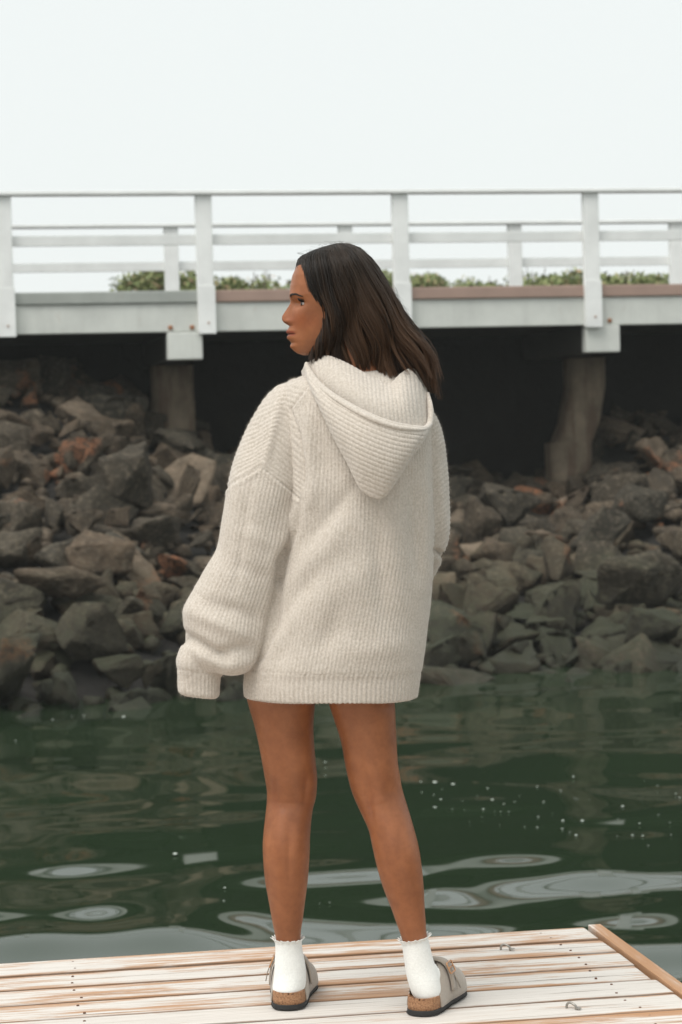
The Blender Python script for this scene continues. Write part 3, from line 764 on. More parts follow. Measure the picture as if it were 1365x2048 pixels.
# ---- legs, from the outlines in the photograph: y, xl, xr
LL = [(1300, 486, 652), (1380, 491, 636), (1409, 497, 631), (1451, 509, 627.5), (1490, 518, 629), (1528, 525, 632.5), (1556, 530, 635), (1581, 534, 634), (1600, 534, 631.5), (1623, 532, 625.5), (1669, 527, 621), (1704, 526, 620), (1757, 530, 616.5), (1809, 539, 610), (1840, 544.5, 606), (1862, 549, 602.5), (1885, 553, 602), (1920, 554, 603)]
RL = [(1300, 634, 800), (1398, 656, 790.5), (1420, 662, 791), (1447, 671, 792), (1486, 683, 794), (1521, 689, 796), (1550, 695, 800), (1581, 703, 806), (1606, 713, 813.5), (1634, 726, 822), (1660, 737.5, 829.5), (1693, 745, 838), (1729, 753, 843.5), (1774, 766, 848), (1817, 783, 850), (1843, 792, 852), (1862, 799, 853), (1885, 806, 857), (1920, 812, 862)]
def leg(rows, Ytop, Yank):
    out = []
    for (y, a, b) in rows:
        t = (y-1300)/620; Yc = Ytop+(Yank-Ytop)*t; r = (b-a)/2*Yc/FPX
        calf = math.exp(-((y-1705)/75)**2); knee = math.exp(-((y-1590)/45)**2); heel = math.exp(-((y-1900)/50)**2)
        rf = r*(1.02+.16*calf-.03*knee+.08*heel); rb = r*(1.08+.1*knee-.05*calf)
        sl_ = ip(y, [1300, 1600, 1900], [0, 0, 0]); out.append((a, y, b, y, Yc+.012*knee-.004*calf, rf, rb))
    return px_loft(out, 90, 56)
def body():
    parts = [leg(LL, YC, YL), leg(RL, YC-.01, YR)]
    # feet
    for hp, ang in ((heelL, R(-2)), (heelR, R(-18))):
        rr = []
        for t, wd, h in ((.02, .016, .04), (.06, .022, .06), (.12, .022, .05), (.16, .024, .035), (.2, .026, .026), (.225, .02, .02), (.235, .01, .015)):
            rr.append([hp+np.array([math.sin(-ang)*t, math.cos(ang)*t, 0])+np.array([math.cos(ang)*wd*math.cos(a), math.sin(ang)*wd*math.cos(a)*-1*-1, .038+h/2+h/2*math.sin(a)]) for a in np.linspace(0, 6.283, 17)[:-1]])
        parts.append(loft(rr))
    # hidden trunk, shoulders
    parts.append(px_loft([(510, 1330, 790, 1330, YC, .09, .09), (530, 1250, 790, 1250, YC, .10, .10), (575, 1170, 790, 1170, YC, .09, .10), (600, 1050, 790, 1050, YC, .08, .09), (600, 950, 810, 950, YC, .09, .10), (615, 860, 820, 860, YC, .09, .09), (630, 810, 810, 810, YC, .07, .07), (655, 782, 800, 782, YC, .06, .065), (662, 765, 790, 765, YC-.012, .062, .06), (664, 745, 780, 745, YC-.015, .058, .058), (660, 715, 768, 715, YC-.015, .056, .056), (650, 680, 762, 670, YC-.01, .055, .055)], 60, 40))
    # arms, inside the sleeves
    aL = cr([W(610, 840, YC-.0), W(545, 960, YC-.04), W(503, 1120, YC-.055), W(465, 1205, YC-.06), W(446, 1262, YC-.06)], 24)
    parts.append(loft(tube_rings(aL, list(np.interp(np.linspace(0, 1, 24), [0, .15, .5, .6, 1], [.05, .046, .036, .036, .024])), 16)))
    aR = cr([W(800, 850, YC), W(830, 960, YC+.045), W(838, 1080, YC+.07), W(820, 1150, YC+.17), W(760, 1195, YC+.235)], 24)
    parts.append(loft(tube_rings(aR, list(np.interp(np.linspace(0, 1, 24), [0, .15, .5, .6, 1], [.05, .042, .034, .034, .024])), 16)))
    for wrist, dr, sd in ((aL[-1], W(412, 1340, YC-.06)-W(440, 1270, YC-.06), 1), (aR[-1], aR[-1]-aR[-4], -1)):
        dr = dr/np.linalg.norm(dr); side = np.cross(dr, [0, 1, .2]); side /= np.linalg.norm(side); nn = np.cross(side, dr)
        parts.append(loft([[wrist+dr*t+side*wd*math.cos(a)+nn*th*math.sin(a) for a in np.linspace(0, 6.283, 13)[:-1]] for t, wd, th in ((-.01, .022, .017), (.02, .032, .015), (.05, .036, .014), (.062, .032, .011))]))
        for k in range(4):
            b = wrist+dr*.05+side*(-.026+.0175*k); ln = (.062, .072, .068, .052)[k]
            pth = [b, b+dr*ln*.4+nn*.006, b+dr*ln*.75+nn*.018, b+dr*ln*.9+nn*.034]
            parts.append(loft(tube_rings(cr(pth, 8), list(np.linspace(.0088, .0068, 8)), 8)))
        b = wrist+dr*.015-side*.028*sd
        parts.append(loft(tube_rings(cr([b, b+dr*.025-side*.018*sd+nn*.008, b+dr*.05-side*.02*sd+nn*.016], 6), list(np.linspace(.011, .008, 6)), 8)))
    V, F = merge(parts); me = remesh(V, F, .0031, 3, .45); me.name = 'person'
    bm = bmesh.new(); bm.from_mesh(me)
    hv, hf = head_mesh(); hv = [bm.verts.new(Vector(p)) for p in hv]
    for q in hf:
        try: bm.faces.new([hv[i] for i in q])
        except ValueError: pass
    bmesh.ops.recalc_face_normals(bm, faces=bm.faces[:]); bm.to_mesh(me); bm.free()
    co = get_co(me); no = get_no(me); px, py = toPx(co); back = np.clip(-no[:, 1], 0, 1)
    # creases and hollows of the knees, calves, tendons
    def g(cx, cy, sx, sy, rot=0):
        dx, dy = px-cx, py-cy; c, s = math.cos(rot), math.sin(rot); return np.exp(-((dx*c+dy*s)/sx)**2-((-dx*s+dy*c)/sy)**2)
    d = 0
    d = d - .0009*g(585, 1606, 36, 3.6, .06) - .0025*g(583, 1612, 30, 14)
    d = d + .0030*g(592, 1570, 14, 28) - .0022*g(612, 1580, 6, 26, .1) - .0018*g(552, 1580, 6, 34)
    d = d - .0026*g(742, 1618, 6, 38, -.12) + .0020*g(760, 1600, 14, 30) - .0016*g(735, 1580, 5, 30, 0)
    d = d - .0005*g(750, 1612, 30, 4, -.25)
    d = d + .0015*g(560, 1690, 14, 55) + .0012*g(598, 1690, 12, 50) - .0012*g(578, 1720, 5, 60)
    d = d + .0015*g(790, 1690, 14, 50, -.2) + .0013*g(818, 1695, 12, 50, -.15)
    co = co + no*(d*back*1.7)[:, None]; set_co(me, co)
    tint = np.ones((len(co), 3))
    hx = py  # rows
    # face local coordinates
    c0_ = W(HCX, 606, HCY); rel = co-c0_; fwd = -rel[:, 0]*math.cos(TH)+rel[:, 1]*math.sin(TH); lat = -rel[:, 0]*math.sin(TH)-rel[:, 1]*math.cos(TH)
    face = (py < 712) & (fwd > .04)
    lipm = face*np.clip(1.25-((py-666.5)/(9.0-np.abs(lat)*190).clip(1.2, 9))**2, 0, 1)*np.clip((.0255-np.abs(lat))/.004, 0, 1)*np.clip((fwd-.065)/.01, 0, 1)
    tint = tint*(1-lipm[:, None])+np.array([.72, .42, .44])*lipm[:, None]
    mouth = face*np.exp(-((py-667)/1.3)**2)*(np.abs(lat) < .024)*(fwd > .06)
    tint = tint*(1-mouth[:, None]*.6)
    warm = face*np.exp(-((py-640)/16)**2-((np.abs(lat)-.035)/.028)**2)
    tint = tint*(1-warm[:, None]*np.array([-.10, .06, .08]))
    jaw = face*np.exp(-((py-690)/16)**2)*np.clip((np.abs(lat)-.03)/.02, 0, 1); tint = tint*(1-.10*jaw[:, None])
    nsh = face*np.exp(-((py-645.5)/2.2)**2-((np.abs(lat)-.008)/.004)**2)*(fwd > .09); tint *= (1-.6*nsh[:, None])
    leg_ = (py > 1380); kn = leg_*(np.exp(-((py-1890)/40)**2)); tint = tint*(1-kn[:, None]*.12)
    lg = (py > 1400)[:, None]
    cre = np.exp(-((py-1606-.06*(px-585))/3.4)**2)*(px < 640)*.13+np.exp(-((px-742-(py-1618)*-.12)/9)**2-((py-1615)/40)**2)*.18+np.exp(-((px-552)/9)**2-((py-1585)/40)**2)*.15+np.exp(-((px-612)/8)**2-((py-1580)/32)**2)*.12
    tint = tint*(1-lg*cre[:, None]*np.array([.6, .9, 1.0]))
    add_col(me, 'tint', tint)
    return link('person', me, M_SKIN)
person = body()
tag(person, 'woman in oversized oatmeal hoodie and white socks standing with her back turned, looking left', 'person')

# ---- eye, lids, brow
def eye_parts():
    M = NT('eye'); c = M.coord('Object'); xyz = M.sepxyz(c)
    d = M.math('SQRT', M.math('ADD', M.math('POWER', xyz[1], 2), M.math('POWER', xyz[2], 2)))
    M.set(col=M.ramp(M.math('MULTIPLY', d, 100), [(.24, (.004, .004, .004)), (.27, (.035, .016, .008)), (.52, (.03, .014, .008)), (.58, (.42, .36, .33))]), rough=.12)
    for sgn in (1, -1):
        y = 608.0; s = head_surf(y, .033*sgn); f = np.array([-math.cos(TH), math.sin(TH), 0]); f[2] = -.02
        c = s-f*.0098
        bm = bmesh.new(); bmesh.ops.create_uvsphere(bm, u_segments=28, v_segments=18, radius=.0118)
        me = bpy.data.meshes.new('eye'); bm.to_mesh(me); bm.free()
        e = link('eye', me, M.m, person); e.location = tuple(c)
        g_ = f + np.array([0, -.42, 0]); e.rotation_euler = Vector(g_).to_track_quat('X', 'Z').to_euler()
        # lids: shells round the eyeball, upper and lower
        fw = Vector(f).normalized(); up = Vector((0, 0, 1)); side = fw.cross(up).normalized()
        for nm, e0, e1 in (('eyelid', 25, 85), ('eyelid', -80, -20)):
            V, F = [], []; nA, nB = 18, 8
            for i in range(nA):
                az = R(-78+156*i/(nA-1))
                for j in range(nB):
                    base = e0+(e1-e0)*j/(nB-1)
                    if nm == 'eyelid' and e0 > 0: el = R(base - (1-math.cos(az))*14*(1-j/(nB-1)))
                    else: el = R(base + (1-math.cos(az))*14*(j/(nB-1)))
                    p = (fw*math.cos(az)+side*math.sin(az))*math.cos(el)+up*math.sin(el)
                    V.append(Vector(c)+p*.0130)
            for i in range(nA-1):
                for j in range(nB-1): F.append((i*nB+j, i*nB+j+1, (i+1)*nB+j+1, (i+1)*nB+j))
            o = mesh_obj('eyelid', V, F, M_SKIN, person); add_col(o.data, 'tint', np.ones((len(V), 3))*np.array([.85, .78, .75]))
        # lashes
        parts = []
        for i in range(22):
            az = R(-72+144*i/21); el = R(25-(1-math.cos(az))*14); p = (fw*math.cos(az)+side*math.sin(az))*math.cos(el)+up*math.sin(el)
            a = np.array(Vector(c)+p*.0128); q = np.array(p); b = a+q*.005+np.array([0, 0, .0015]); d_ = b+q*.0025+np.array([0, 0, .0025])
            parts.append(loft(tube_rings([a, b, d_], [.0009, .0007, .0003], 4)))
        az_p = [np.array(Vector(c)+((fw*math.cos(R(t))+side*math.sin(R(t)))*math.cos(R(24-(1-math.cos(R(t)))*14))+up*math.sin(R(24-(1-math.cos(R(t)))*14)))*.0131) for t in range(-74, 75, 8)]
        parts.append(loft(tube_rings(az_p, .0011, 5)))
        v, f_ = merge(parts); o = mesh_obj('eyelashes', v, f_, M_HAIR, person); add_attr(o.data, 'tip', [0]*len(v)); add_attr(o.data, 'rnd', [0]*len(v))
        parts = []
        for i in range(130):
            t = random.random(); l = .012+.033*t; y0 = ip(t, [0, .3, .7, 1], [592, 589, 588, 592])+random.uniform(-2.2, 2.2)*(1-.7*t)
            a = head_surf(y0, l*sgn); l2 = l+.007; b = head_surf(y0-2.4+4.5*t, l2*sgn); nrm = f*.0012
            parts.append(loft(tube_rings([a+nrm*.3, (a+b)/2+nrm*1.4, b+nrm], [.0007, .0007, .0003], 4)))
        v, f_ = merge(parts); o = mesh_obj('eyebrow', v, f_, M_HAIR, person); add_attr(o.data, 'tip', [0]*len(v)); add_attr(o.data, 'rnd', [.3]*len(v))
eye_parts()

# ---- hair
def Cc(x, y): return (520+x/3.4125, 460+y/3.4125)
GUIDES = [
 [(300,168),(262,215),(258,300),(276,410),(345,515),(390,600),(385,700),(352,800),(345,940)],
 [(370,135),(335,190),(340,300),(370,420),(430,540),(440,640),(425,740),(415,830),(425,990)],
 [(430,115),(430,180),(455,290),(490,420),(520,540),(530,640),(540,740),(560,860),(580,1040)],
 [(490,98),(520,160),(565,270),(615,400),(655,530),(685,640),(705,750),(725,880),(745,1060)],
 [(540,90),(590,150),(650,250),(715,375),(775,510),(835,640),(870,760),(895,890),(900,1050)],
 [(575,90),(650,130),(715,215),(785,345),(865,480),(935,620),(1000,750),(1060,880),(1150,1090)],
 [(610,92),(690,135),(760,205),(840,325),(925,465),(1005,605),(1095,740),(1180,880),(1205,1160)]]
GS = np.array([cr([Cc(*p) for p in g], 40) for g in GUIDES])       # (7,40,2)
def hair_pt(s, t, side=1, lift=0):
    """s along the strand 0..1, t across 0..1 (face side to nape side)"""
    ex = max(0, s-1); i = min(max(s, 0), 1)*39; a = int(min(i, 38)); fr = i-a
    row = GS[:, a]*(1-fr)+GS[:, a+1]*fr
    tt = min(max(t, 0), 1)*6; b = int(min(tt, 5)); f2 = tt-b
    q0, q1, q2, q3 = row[max(b-1, 0)], row[b], row[b+1], row[min(b+2, 6)]
    p = 0.5*((2*q1)+(q2-q0)*f2+(2*q0-5*q1+4*q2-q3)*f2**2+(3*q1-q0-3*q2+q3)*f2**3)
    Rr = ip(s, [0, .08, .2, .4, .6, .8, 1], [.012, .048, .078, .088, .082, .064, .045])
    prof = (1-abs(2*t-1)**2.4)**(1/2.0) if 0 <= t <= 1 else 0
    back = ip(t, [0, 1], [.012, .0])
    p = p+np.array([6, 60])*ex*5
    yc = ip(s, [0, .5, 1], [HCY, HCY-.0, HCY-.005])
    return W(p[0], p[1], yc+back-side*(Rr+lift)*prof)
def build_hair():
    # closed mass under the strands
    rings = []
    for s in np.linspace(0, .985, 46):
        ring = [hair_pt(s, t, 1, -.013) for t in np.linspace(.05, .965, 26)]
        ring += [hair_pt(s, t, -1, -.013) for t in np.linspace(.965, .10, 26)][1:-1]
        rings.append(ring)
    V, F = loft(rings); V = [tuple(p) for p in V]; tip = [0]*len(V); rn = [0.1]*len(V)
    for i in range(46*50): tip[i] = (i//50)/46
    mass_n = len(V)
    r = np.random.RandomState(5)
    NV, NF, T2, R2 = [], [], [], []
    locks = [(r.rand(), r.rand()*.8-.4, r.rand(), r.rand()) for _ in range(120)]
    for k in range(6500):
        far = r.rand() < .22
        lk = locks[r.randint(70)]
        t0 = lk[0]*.98+.01; dt = r.normal()*.016; ss = r.uniform(0, .12) if r.rand() < .75 else r.uniform(.1, .5); se = r.uniform(.94, 1.0)
        if r.rand() < .14: se = r.uniform(.5, .9)
        if t0 > .66: se = min(1.04, 1.02-abs(r.normal())*.07-.05*lk[3])
        lift = abs(r.normal())*.004; wob = lk[1]*.05; ph = lk[2]*6.28; fly = (r.rand() < .05)
        pts = []
        for j in range(12):
            s = ss+(se-ss)*j/11; q = s
            ph2 = t0*17+lk[2]*1.4; t = t0+dt*(1.35-.75*s+.4*math.sin(s*7+ph)) + (.024+abs(wob)*.9)*s**1.2*math.sin(s*13+ph2)
            L = lift+.014*math.sin(s*13+ph2+1)*s**1.2 + .026*(lk[3]-.55)*min(1, s*2.0)
            p = hair_pt(s, min(max(t, .0), .995), -1 if far else 1, L)
            if fly: p = p + np.array([r.normal()*.002+.012*s*lk[1], -.004*s, .006*math.sin(s*6.3)*lk[2]])
            # the two silhouettes spread a little
            if t < .03: p = p + np.array([-.002*abs(dt)*30, 0, 0])
            if t > .9: p = p + np.array([(.22*abs(dt)+.004*lk[3])*s*(1+.7*math.sin(s*11+ph)), 0, 0])
            if lk[3] > .8 and s > .7: p = p + np.array([.05*(s-.7)*(1 if t > .5 else -.3), -.02*(s-.7), .03*(s-.7)])
            pts.append(p)
        rad = r.uniform(.0004, .0010)*(.45 if fly else 1)
        rr = tube_rings(pts, [rad*(1-.75*(j/11)**3) for j in range(12)], 3)
        v, f = loft(rr, cap=False); o = len(NV); NV += v; NF += [tuple(i+o for i in q) for q in f]
        br = min(1, lk[2]*.7+r.rand()*.4)
        for j in range(12): T2 += [ss+(se-ss)*j/11]*3
        R2 += [min(1, br*(.6+.7*t0))]*36
    # wisps standing off the crown and brow
    for k in range(110):          # loose hairs standing off the back outline
        s0 = r.uniform(.25, .9); t = r.uniform(.93, .995); q = [hair_pt(min(1, s0+.05*j), t, 1, .001)+np.array([(.001+.0035*j)*r.uniform(.2, 1.2), 0, r.normal()*.0015]) for j in range(5)]
        v, f = loft(tube_rings(cr(q, 10), [.00022]*10, 3), cap=False); o = len(NV); NV += v; NF += [tuple(i+o for i in q_) for q_ in f]; T2 += [s0]*30; R2 += [.6]*30
    for k in range(60):
        t = r.rand(); a = hair_pt(r.uniform(0, .12), t*.9, 1, .001); up = np.array([r.normal()*.006-.003, r.normal()*.01, r.uniform(.001, .009)])
        b = a+up*.6+np.array([r.normal()*.008, 0, 0]); c = a+up*1.1+np.array([r.normal()*.009, 0, -.001])
        v, f = loft(tube_rings(cr([a, b, c], 7), [.00018]*7, 3), cap=False); o = len(NV); NV += v; NF += [tuple(i+o for i in q) for q in f]; T2 += [0]*21; R2 += [.5]*21
    # loose strands in front of the throat
    for (x0, y0, x1, y1, x2, y2) in [(200, 770, 185, 850, 195, 900), (330, 830, 300, 900, 310, 960), (345, 780, 320, 840, 335, 930)]:
        P = [W(*Cc(a, b), HCY-.02) for a, b in ((350, 700), (x0, y0), (x1, y1), (x2, y2))]
        v, f = loft(tube_rings(cr(P, 12), [.0003]*12, 3), cap=False); o = len(NV); NV += v; NF += [tuple(i+o for i in q) for q in f]; T2 += [.2]*36; R2 += [.5]*36
    F = list(F)+[tuple(i+mass_n for i in q) for q in NF]
    o = mesh_obj('hair', V+NV, F, M_HAIR, person); add_attr(o.data, 'tip', tip+T2); add_attr(o.data, 'rnd', rn+R2)
build_hair()

# ---- sweater
RIB = .0086
TOR = [(745, 640, 800, .07, .07), (756, 600, 822, .095, .09), (770, 572, 840, .115, .11), (800, 560, 858, .135, .125), (850, 560, 866, .150, .14), (950, 562, 866, .158, .15), (1050, 556, 867, .160, .155), (1130, 545, 865, .160, .155), (1200, 526, 861, .162, .155), (1270, 506, 854, .165, .16), (1330, 492, 847, .163, .16), (1346, 489, 844, .158, .155), (1372, 487, 840, .157, .155), (1397, 489, 837, .155, .152)]
def sweater_body():
    rows = [(a, y+(-6 if y > 1380 else 0), b, y+(-4 if y > 1380 else 0), YC, rf, rb) for (y, a, b, rf, rb) in TOR]
    parts = [px_loft(rows, 110, 96, 2.15)]
    # left sleeve: axis x,y ; half width px ; depth radius ; Yc offset
    SLV = [(612, 790, 40, .060, 0), (590, 818, 58, .070, -.005), (562, 868, 66, .075, -.02), (541, 930, 70, .078, -.035), (529, 985, 70, .080, -.045), (516, 1050, 69, .080, -.05), (500, 1120, 70, .080, -.055), (476, 1180, 76, .080, -.055), (458, 1235, 84, .082, -.055), (447, 1282, 80, .082, -.055), (443, 1318, 70, .076, -.055), (441, 1340, 50, .06, -.055)]
    path = []
    n = 70; A = cr(SLV, n)
    rings = []
    for i in range(n):
        x, y, hw, dr, dy = A[i]; t = A[min(i+1, n-1)][:2]-A[max(i-1, 0)][:2]; t /= np.linalg.norm(t); nx, ny = t[1], -t[0]
        rings.append(pxring(x-nx*hw, y-ny*hw, x+nx*hw, y+ny*hw, YC+dy, dr, dr, m=56, p=2.2))
    # rotate ordering is consistent: left edge first
    parts.append(loft(rings))
    # cuff: turned towards the left below the sagging sleeve
    CUF = [(418, 1296, 55, .055), (406, 1322, 50, .052), (400, 1350, 43, .046), (398, 1370, 41, .044), (398, 1386, 39, .042), (399, 1391, 32, .036)]
    A2 = cr(CUF, 24); rings = []
    for i in range(24):
        x, y, hw, dr = A2[i]; rings.append(pxring(x-hw, y-hw*.10, x+hw, y+hw*.10, YC-.06, dr, dr, m=48, p=2.3))
    parts.append(loft(rings))
    # right sleeve, bent forward at the elbow
    SR = [(800, 800, 40, .06, .0), (822, 830, 52, .065, .01), (836, 880, 55, .07, .03), (842, 950, 56, .075, .045), (844, 1030, 55, .075, .055), (843, 1075, 53, .075, .07), (838, 1110, 50, .07, .09), (832, 1140, 44, .06, .13), (815, 1175, 42, .055, .17), (780, 1195, 42, .055, .20), (745, 1200, 40, .05, .21)]
    A3 = cr(SR, 60); rings = []
    for i in range(60):
        x, y, hw, dr, dy = A3[i]; rings.append(pxring(x-hw, y, x+hw, y, YC+dy, dr, dr, m=48, p=2.1))
    parts.append(loft(rings))
    V, F = merge(parts); me = remesh(V, F, .0024, 8, .5); me.name = 'sweater'
    co = get_co(me); no = get_no(me); px, py = toPx(co); near = no[:, 1] < .25
    # ---- broad folds and hollows (metres, along the normal)
    def seg(ax, ay, bx, by, wd, amp, fall=1.0):
        A_ = np.array([ax, ay]); B_ = np.array([bx, by]); AB = B_-A_; L2 = (AB**2).sum()
        t = np.clip(((px-ax)*AB[0]+(py-ay)*AB[1])/L2, 0, 1); dx = px-(ax+AB[0]*t); dy = py-(ay+AB[1]*t)
        return amp*np.exp(-(dx*dx+dy*dy)/wd**2)*(np.sin(np.clip(t*.9+.05, 0, 1)*math.pi)**.5)
    d = np.zeros(len(co))
    for a in [(560, 1090, 640, 960, 20, .007), (575, 1180, 700, 1040, 26, .006), (610, 1090, 720, 960, 16, -.005), (540, 1270, 640, 1130, 18, -.006), (530, 1320, 600, 1200, 20, .006),
              (640, 1210, 760, 1120, 34, .005), (780, 1010, 800, 1200, 22, .004), (750, 1040, 770, 1240, 18, -.0045), (600, 1300, 700, 1250, 26, -.004), (700, 1310, 820, 1290, 22, .004), (820, 950, 835, 1150, 14, -.005), (850, 900, 853, 1180, 9, .005),
              (650, 900, 690, 1060, 20, -.004), (615, 830, 628, 1010, 10, .006), (640, 830, 650, 960, 14, -.003), (690, 1180, 640, 1320, 22, -.004), (570, 1230, 560, 1330, 20, -.005),
              # sleeve
              (395, 1200, 520, 1235, 16, -.006), (385, 1225, 500, 1275, 14, .006), (350, 1262, 450, 1316, 11, -.015), (430, 1310, 500, 1290, 12, -.006), (365, 1240, 400, 1190, 22, .006), (360, 1310, 385, 1350, 16, .006), (455, 1335, 500, 1320, 14, .008), (385, 1300, 470, 1345, 14, .004), (450, 1120, 540, 1160, 18, -.004), (470, 1060, 560, 1090, 16, .003),
              (480, 960, 455, 1080, 12, .004), (505, 960, 470, 1180, 10, -.003), (520, 830, 500, 930, 14, -.004), (560, 800, 530, 930, 9, .005), (590, 850, 600, 990, 12, .003), (870, 1100, 899, 1118, 6, -.010), (880, 940, 890, 1080, 9, .003)]:
        d += seg(*a[:4], a[4], a[5])
    d *= near*1.25
    inner = ip(py, [990, 1000, 1060, 1120, 1180, 1250, 1300, 1340], [604, 603, 587, 558, 553, 541, 527, 503])
    d += near*np.clip((py-985)/60, 0, 1)*np.clip((1345-py)/30, 0, 1)*(-.008*np.exp(-((px-inner-5)/8)**2)+.005*np.exp(-((px-inner+14)/12)**2))
    d += .0028*sines(co, 20, 16, 3) + .0006*sines(co, 55, 16, 4)
    # hem and cuff are drawn in
    hemtop = ip(px, [480, 640, 850], [1340, 1352, 1345])
    # ---- region and rib phase
    slv_in_x = ip(py, [745, 772, 819, 870, 921, 960, 1000, 1060, 1120, 1180, 1250, 1300, 1340, 1362], [622, 616, 584, 603, 612, 612, 603, 587, 558, 553, 541, 527, 503, 470])
    left_arm = (px < slv_in_x) & (py < 1400) & ((py < 1362) | (px < 446))
    right_arm = (px > 866) | ((co[:, 1] > YC+.02) & (px > 780) & (py < 1230) & (no[:, 0] > .1))
    right_arm &= (py > 790)
    apex = 523.0; kx = ip(py, [760, 900, 1000], [.15, .62, .75])
    seam_y = np.where(px < apex, 934+.68*(apex-px), 934+.81*(px-apex))
    cuff = (px < 452) & (py > ip(px, [350, 400, 452], [1336, 1346, 1358]))
    ph = np.zeros(len(co)); st = np.zeros(len(co))
    # torso: arc length round the body
    xl = ip(py, [r_[0] for r_ in TOR], [r_[1] for r_ in TOR]); xr = ip(py, [r_[0] for r_ in TOR], [r_[2] for r_ in TOR]); cxp = (xl+xr)/2; ap = (xr-xl)/2*YC/FPX
    fa = np.linspace(-math.pi, math.pi, 721); ea = np.hypot(.172*np.cos(fa), .158*np.sin(fa)); arc = np.cumsum(ea)*(fa[1]-fa[0]); arc -= arc[360]
    xr_ = (px-cxp)*YC/FPX; zr_ = -(co[:, 1]-YC); phi = np.arctan2(xr_/ap, zr_/.158); s_ = np.interp(phi, fa, arc)*ap/.172
    hem = (py > hemtop) & ~left_arm & ~right_arm
    ph_t = s_/RIB; ph_hem = s_/(RIB*1.25)
    # sleeve: arc round the axis
    ay_ = np.array([r_[1] for r_ in SLV]); axx = ip(py, ay_, [r_[0] for r_ in SLV]); ady = ip(py, ay_, [r_[4] for r_ in SLV])
    phis = np.arctan2((px-axx)*YC/FPX, -(co[:, 1]-YC-ady)); ph_s = phis*.078/(RIB*1.0)
    ph_sh = (seam_y-py)*.82*YC/FPX/RIB
    ph_sh = ((934+kx*np.abs(px-ip(py, [770, 934], [585, 523])))-py)*.86*YC/FPX/RIB
    ph_c = (px-400+(py-1360)*.12)*YC/FPX/(RIB*1.1); ph_c = np.arctan2((px-400)*YC/FPX, -(co[:, 1]-YC+.06))*.046/(RIB*1.05)
    axR = ip(py, [r_[1] for r_ in SR[:8]], [r_[0] for r_ in SR[:8]]); ph_ru = (py+.75*px)*.8*YC/FPX/RIB
    ph_r = (py*1.0+px*.8)*.78*YC/FPX/RIB
    upper = left_arm & (py < seam_y)
    ph = np.where(hem, ph_hem, ph_t)
    ph = np.where(left_arm, np.where(upper, ph_sh, np.where(cuff, ph_c, ph_s)), ph)
    ph = np.where(right_arm, ph_r, ph)
    rib = (.5+.5*np.cos(ph*2*math.pi))**.5
    amp = np.where(hem | (cuff & left_arm), .0022, .0015)
    amp = np.where(upper, .0016, amp)
    amp = np.where(right_arm, .0015, amp)
    d += amp*(rib-.6)
    # seams: a groove beside a low ridge
    def line(dist, wd): return np.exp(-(dist/wd)**2)
    sd_ = (py-seam_y)*.8; lm = left_arm & near
    d += lm*(-.0020*line(sd_, 2.4)+.0016*line(sd_-6, 4))
    ad = px-slv_in_x; am = near*np.clip((py-772)/15, 0, 1)*np.clip((985-py)/40, 0, 1)
    d += am*(-.0030*line(ad, 2.6)+.0014*line(ad-6, 4))
    d += (near & ~left_arm & ~right_arm)*(-.0010*line(py-hemtop, 3.5))
    d += (near & left_arm & (px < 452))*(-.0014*line(py-ip(px, [350, 400, 452], [1336, 1346, 1358]), 4.0))
    # ribs only where cloth is: smooth the far inside
    co2 = co+no*d[:, None]
    set_co(me, co2)
    run = np.where(left_arm & ~cuff & upper, px, py)
    add_attr(me, 'rib', rib); add_attr(me, 'stitch', run*YC/FPX/.0062)
    sw = link('sweater', me, M_KNIT, person)
    r = np.random.RandomState(3); co3 = get_co(me); no3 = get_no(me); idx = r.choice(len(co3), 70000)
    idx = idx[no3[idx, 1] < .55]; k = len(idx); B = co3[idx]; N = no3[idx]
    D = N*1.0+r.normal(size=(k, 3))*.8; D /= np.linalg.norm(D, axis=1)[:, None]; ln = r.uniform(.0025, .0065, k)[:, None]
    S = np.cross(D, r.normal(size=(k, 3))); S /= np.linalg.norm(S, axis=1)[:, None]; S *= .00011
    bend = r.normal(size=(k, 3))*.0012
    V = np.stack([B-S, B+S, B+D*ln*.55+S*.8+bend*.4, B+D*ln*.55-S*.8+bend*.4, B+D*ln+bend], 1).reshape(-1, 3)
    a = np.arange(k)*5; F = [(i, i+1, i+2, i+3) for i in a]+[(i+3, i+2, i+4) for i in a]
    fz_ = mesh_obj('fuzz', V, F, M_KNIT, sw); fz_['kind'] = 'stuff'; add_attr(fz_.data, 'rib', [1]*len(V)); add_attr(fz_.data, 'stitch', [0]*len(V))
    return sw
sweater = sweater_body()

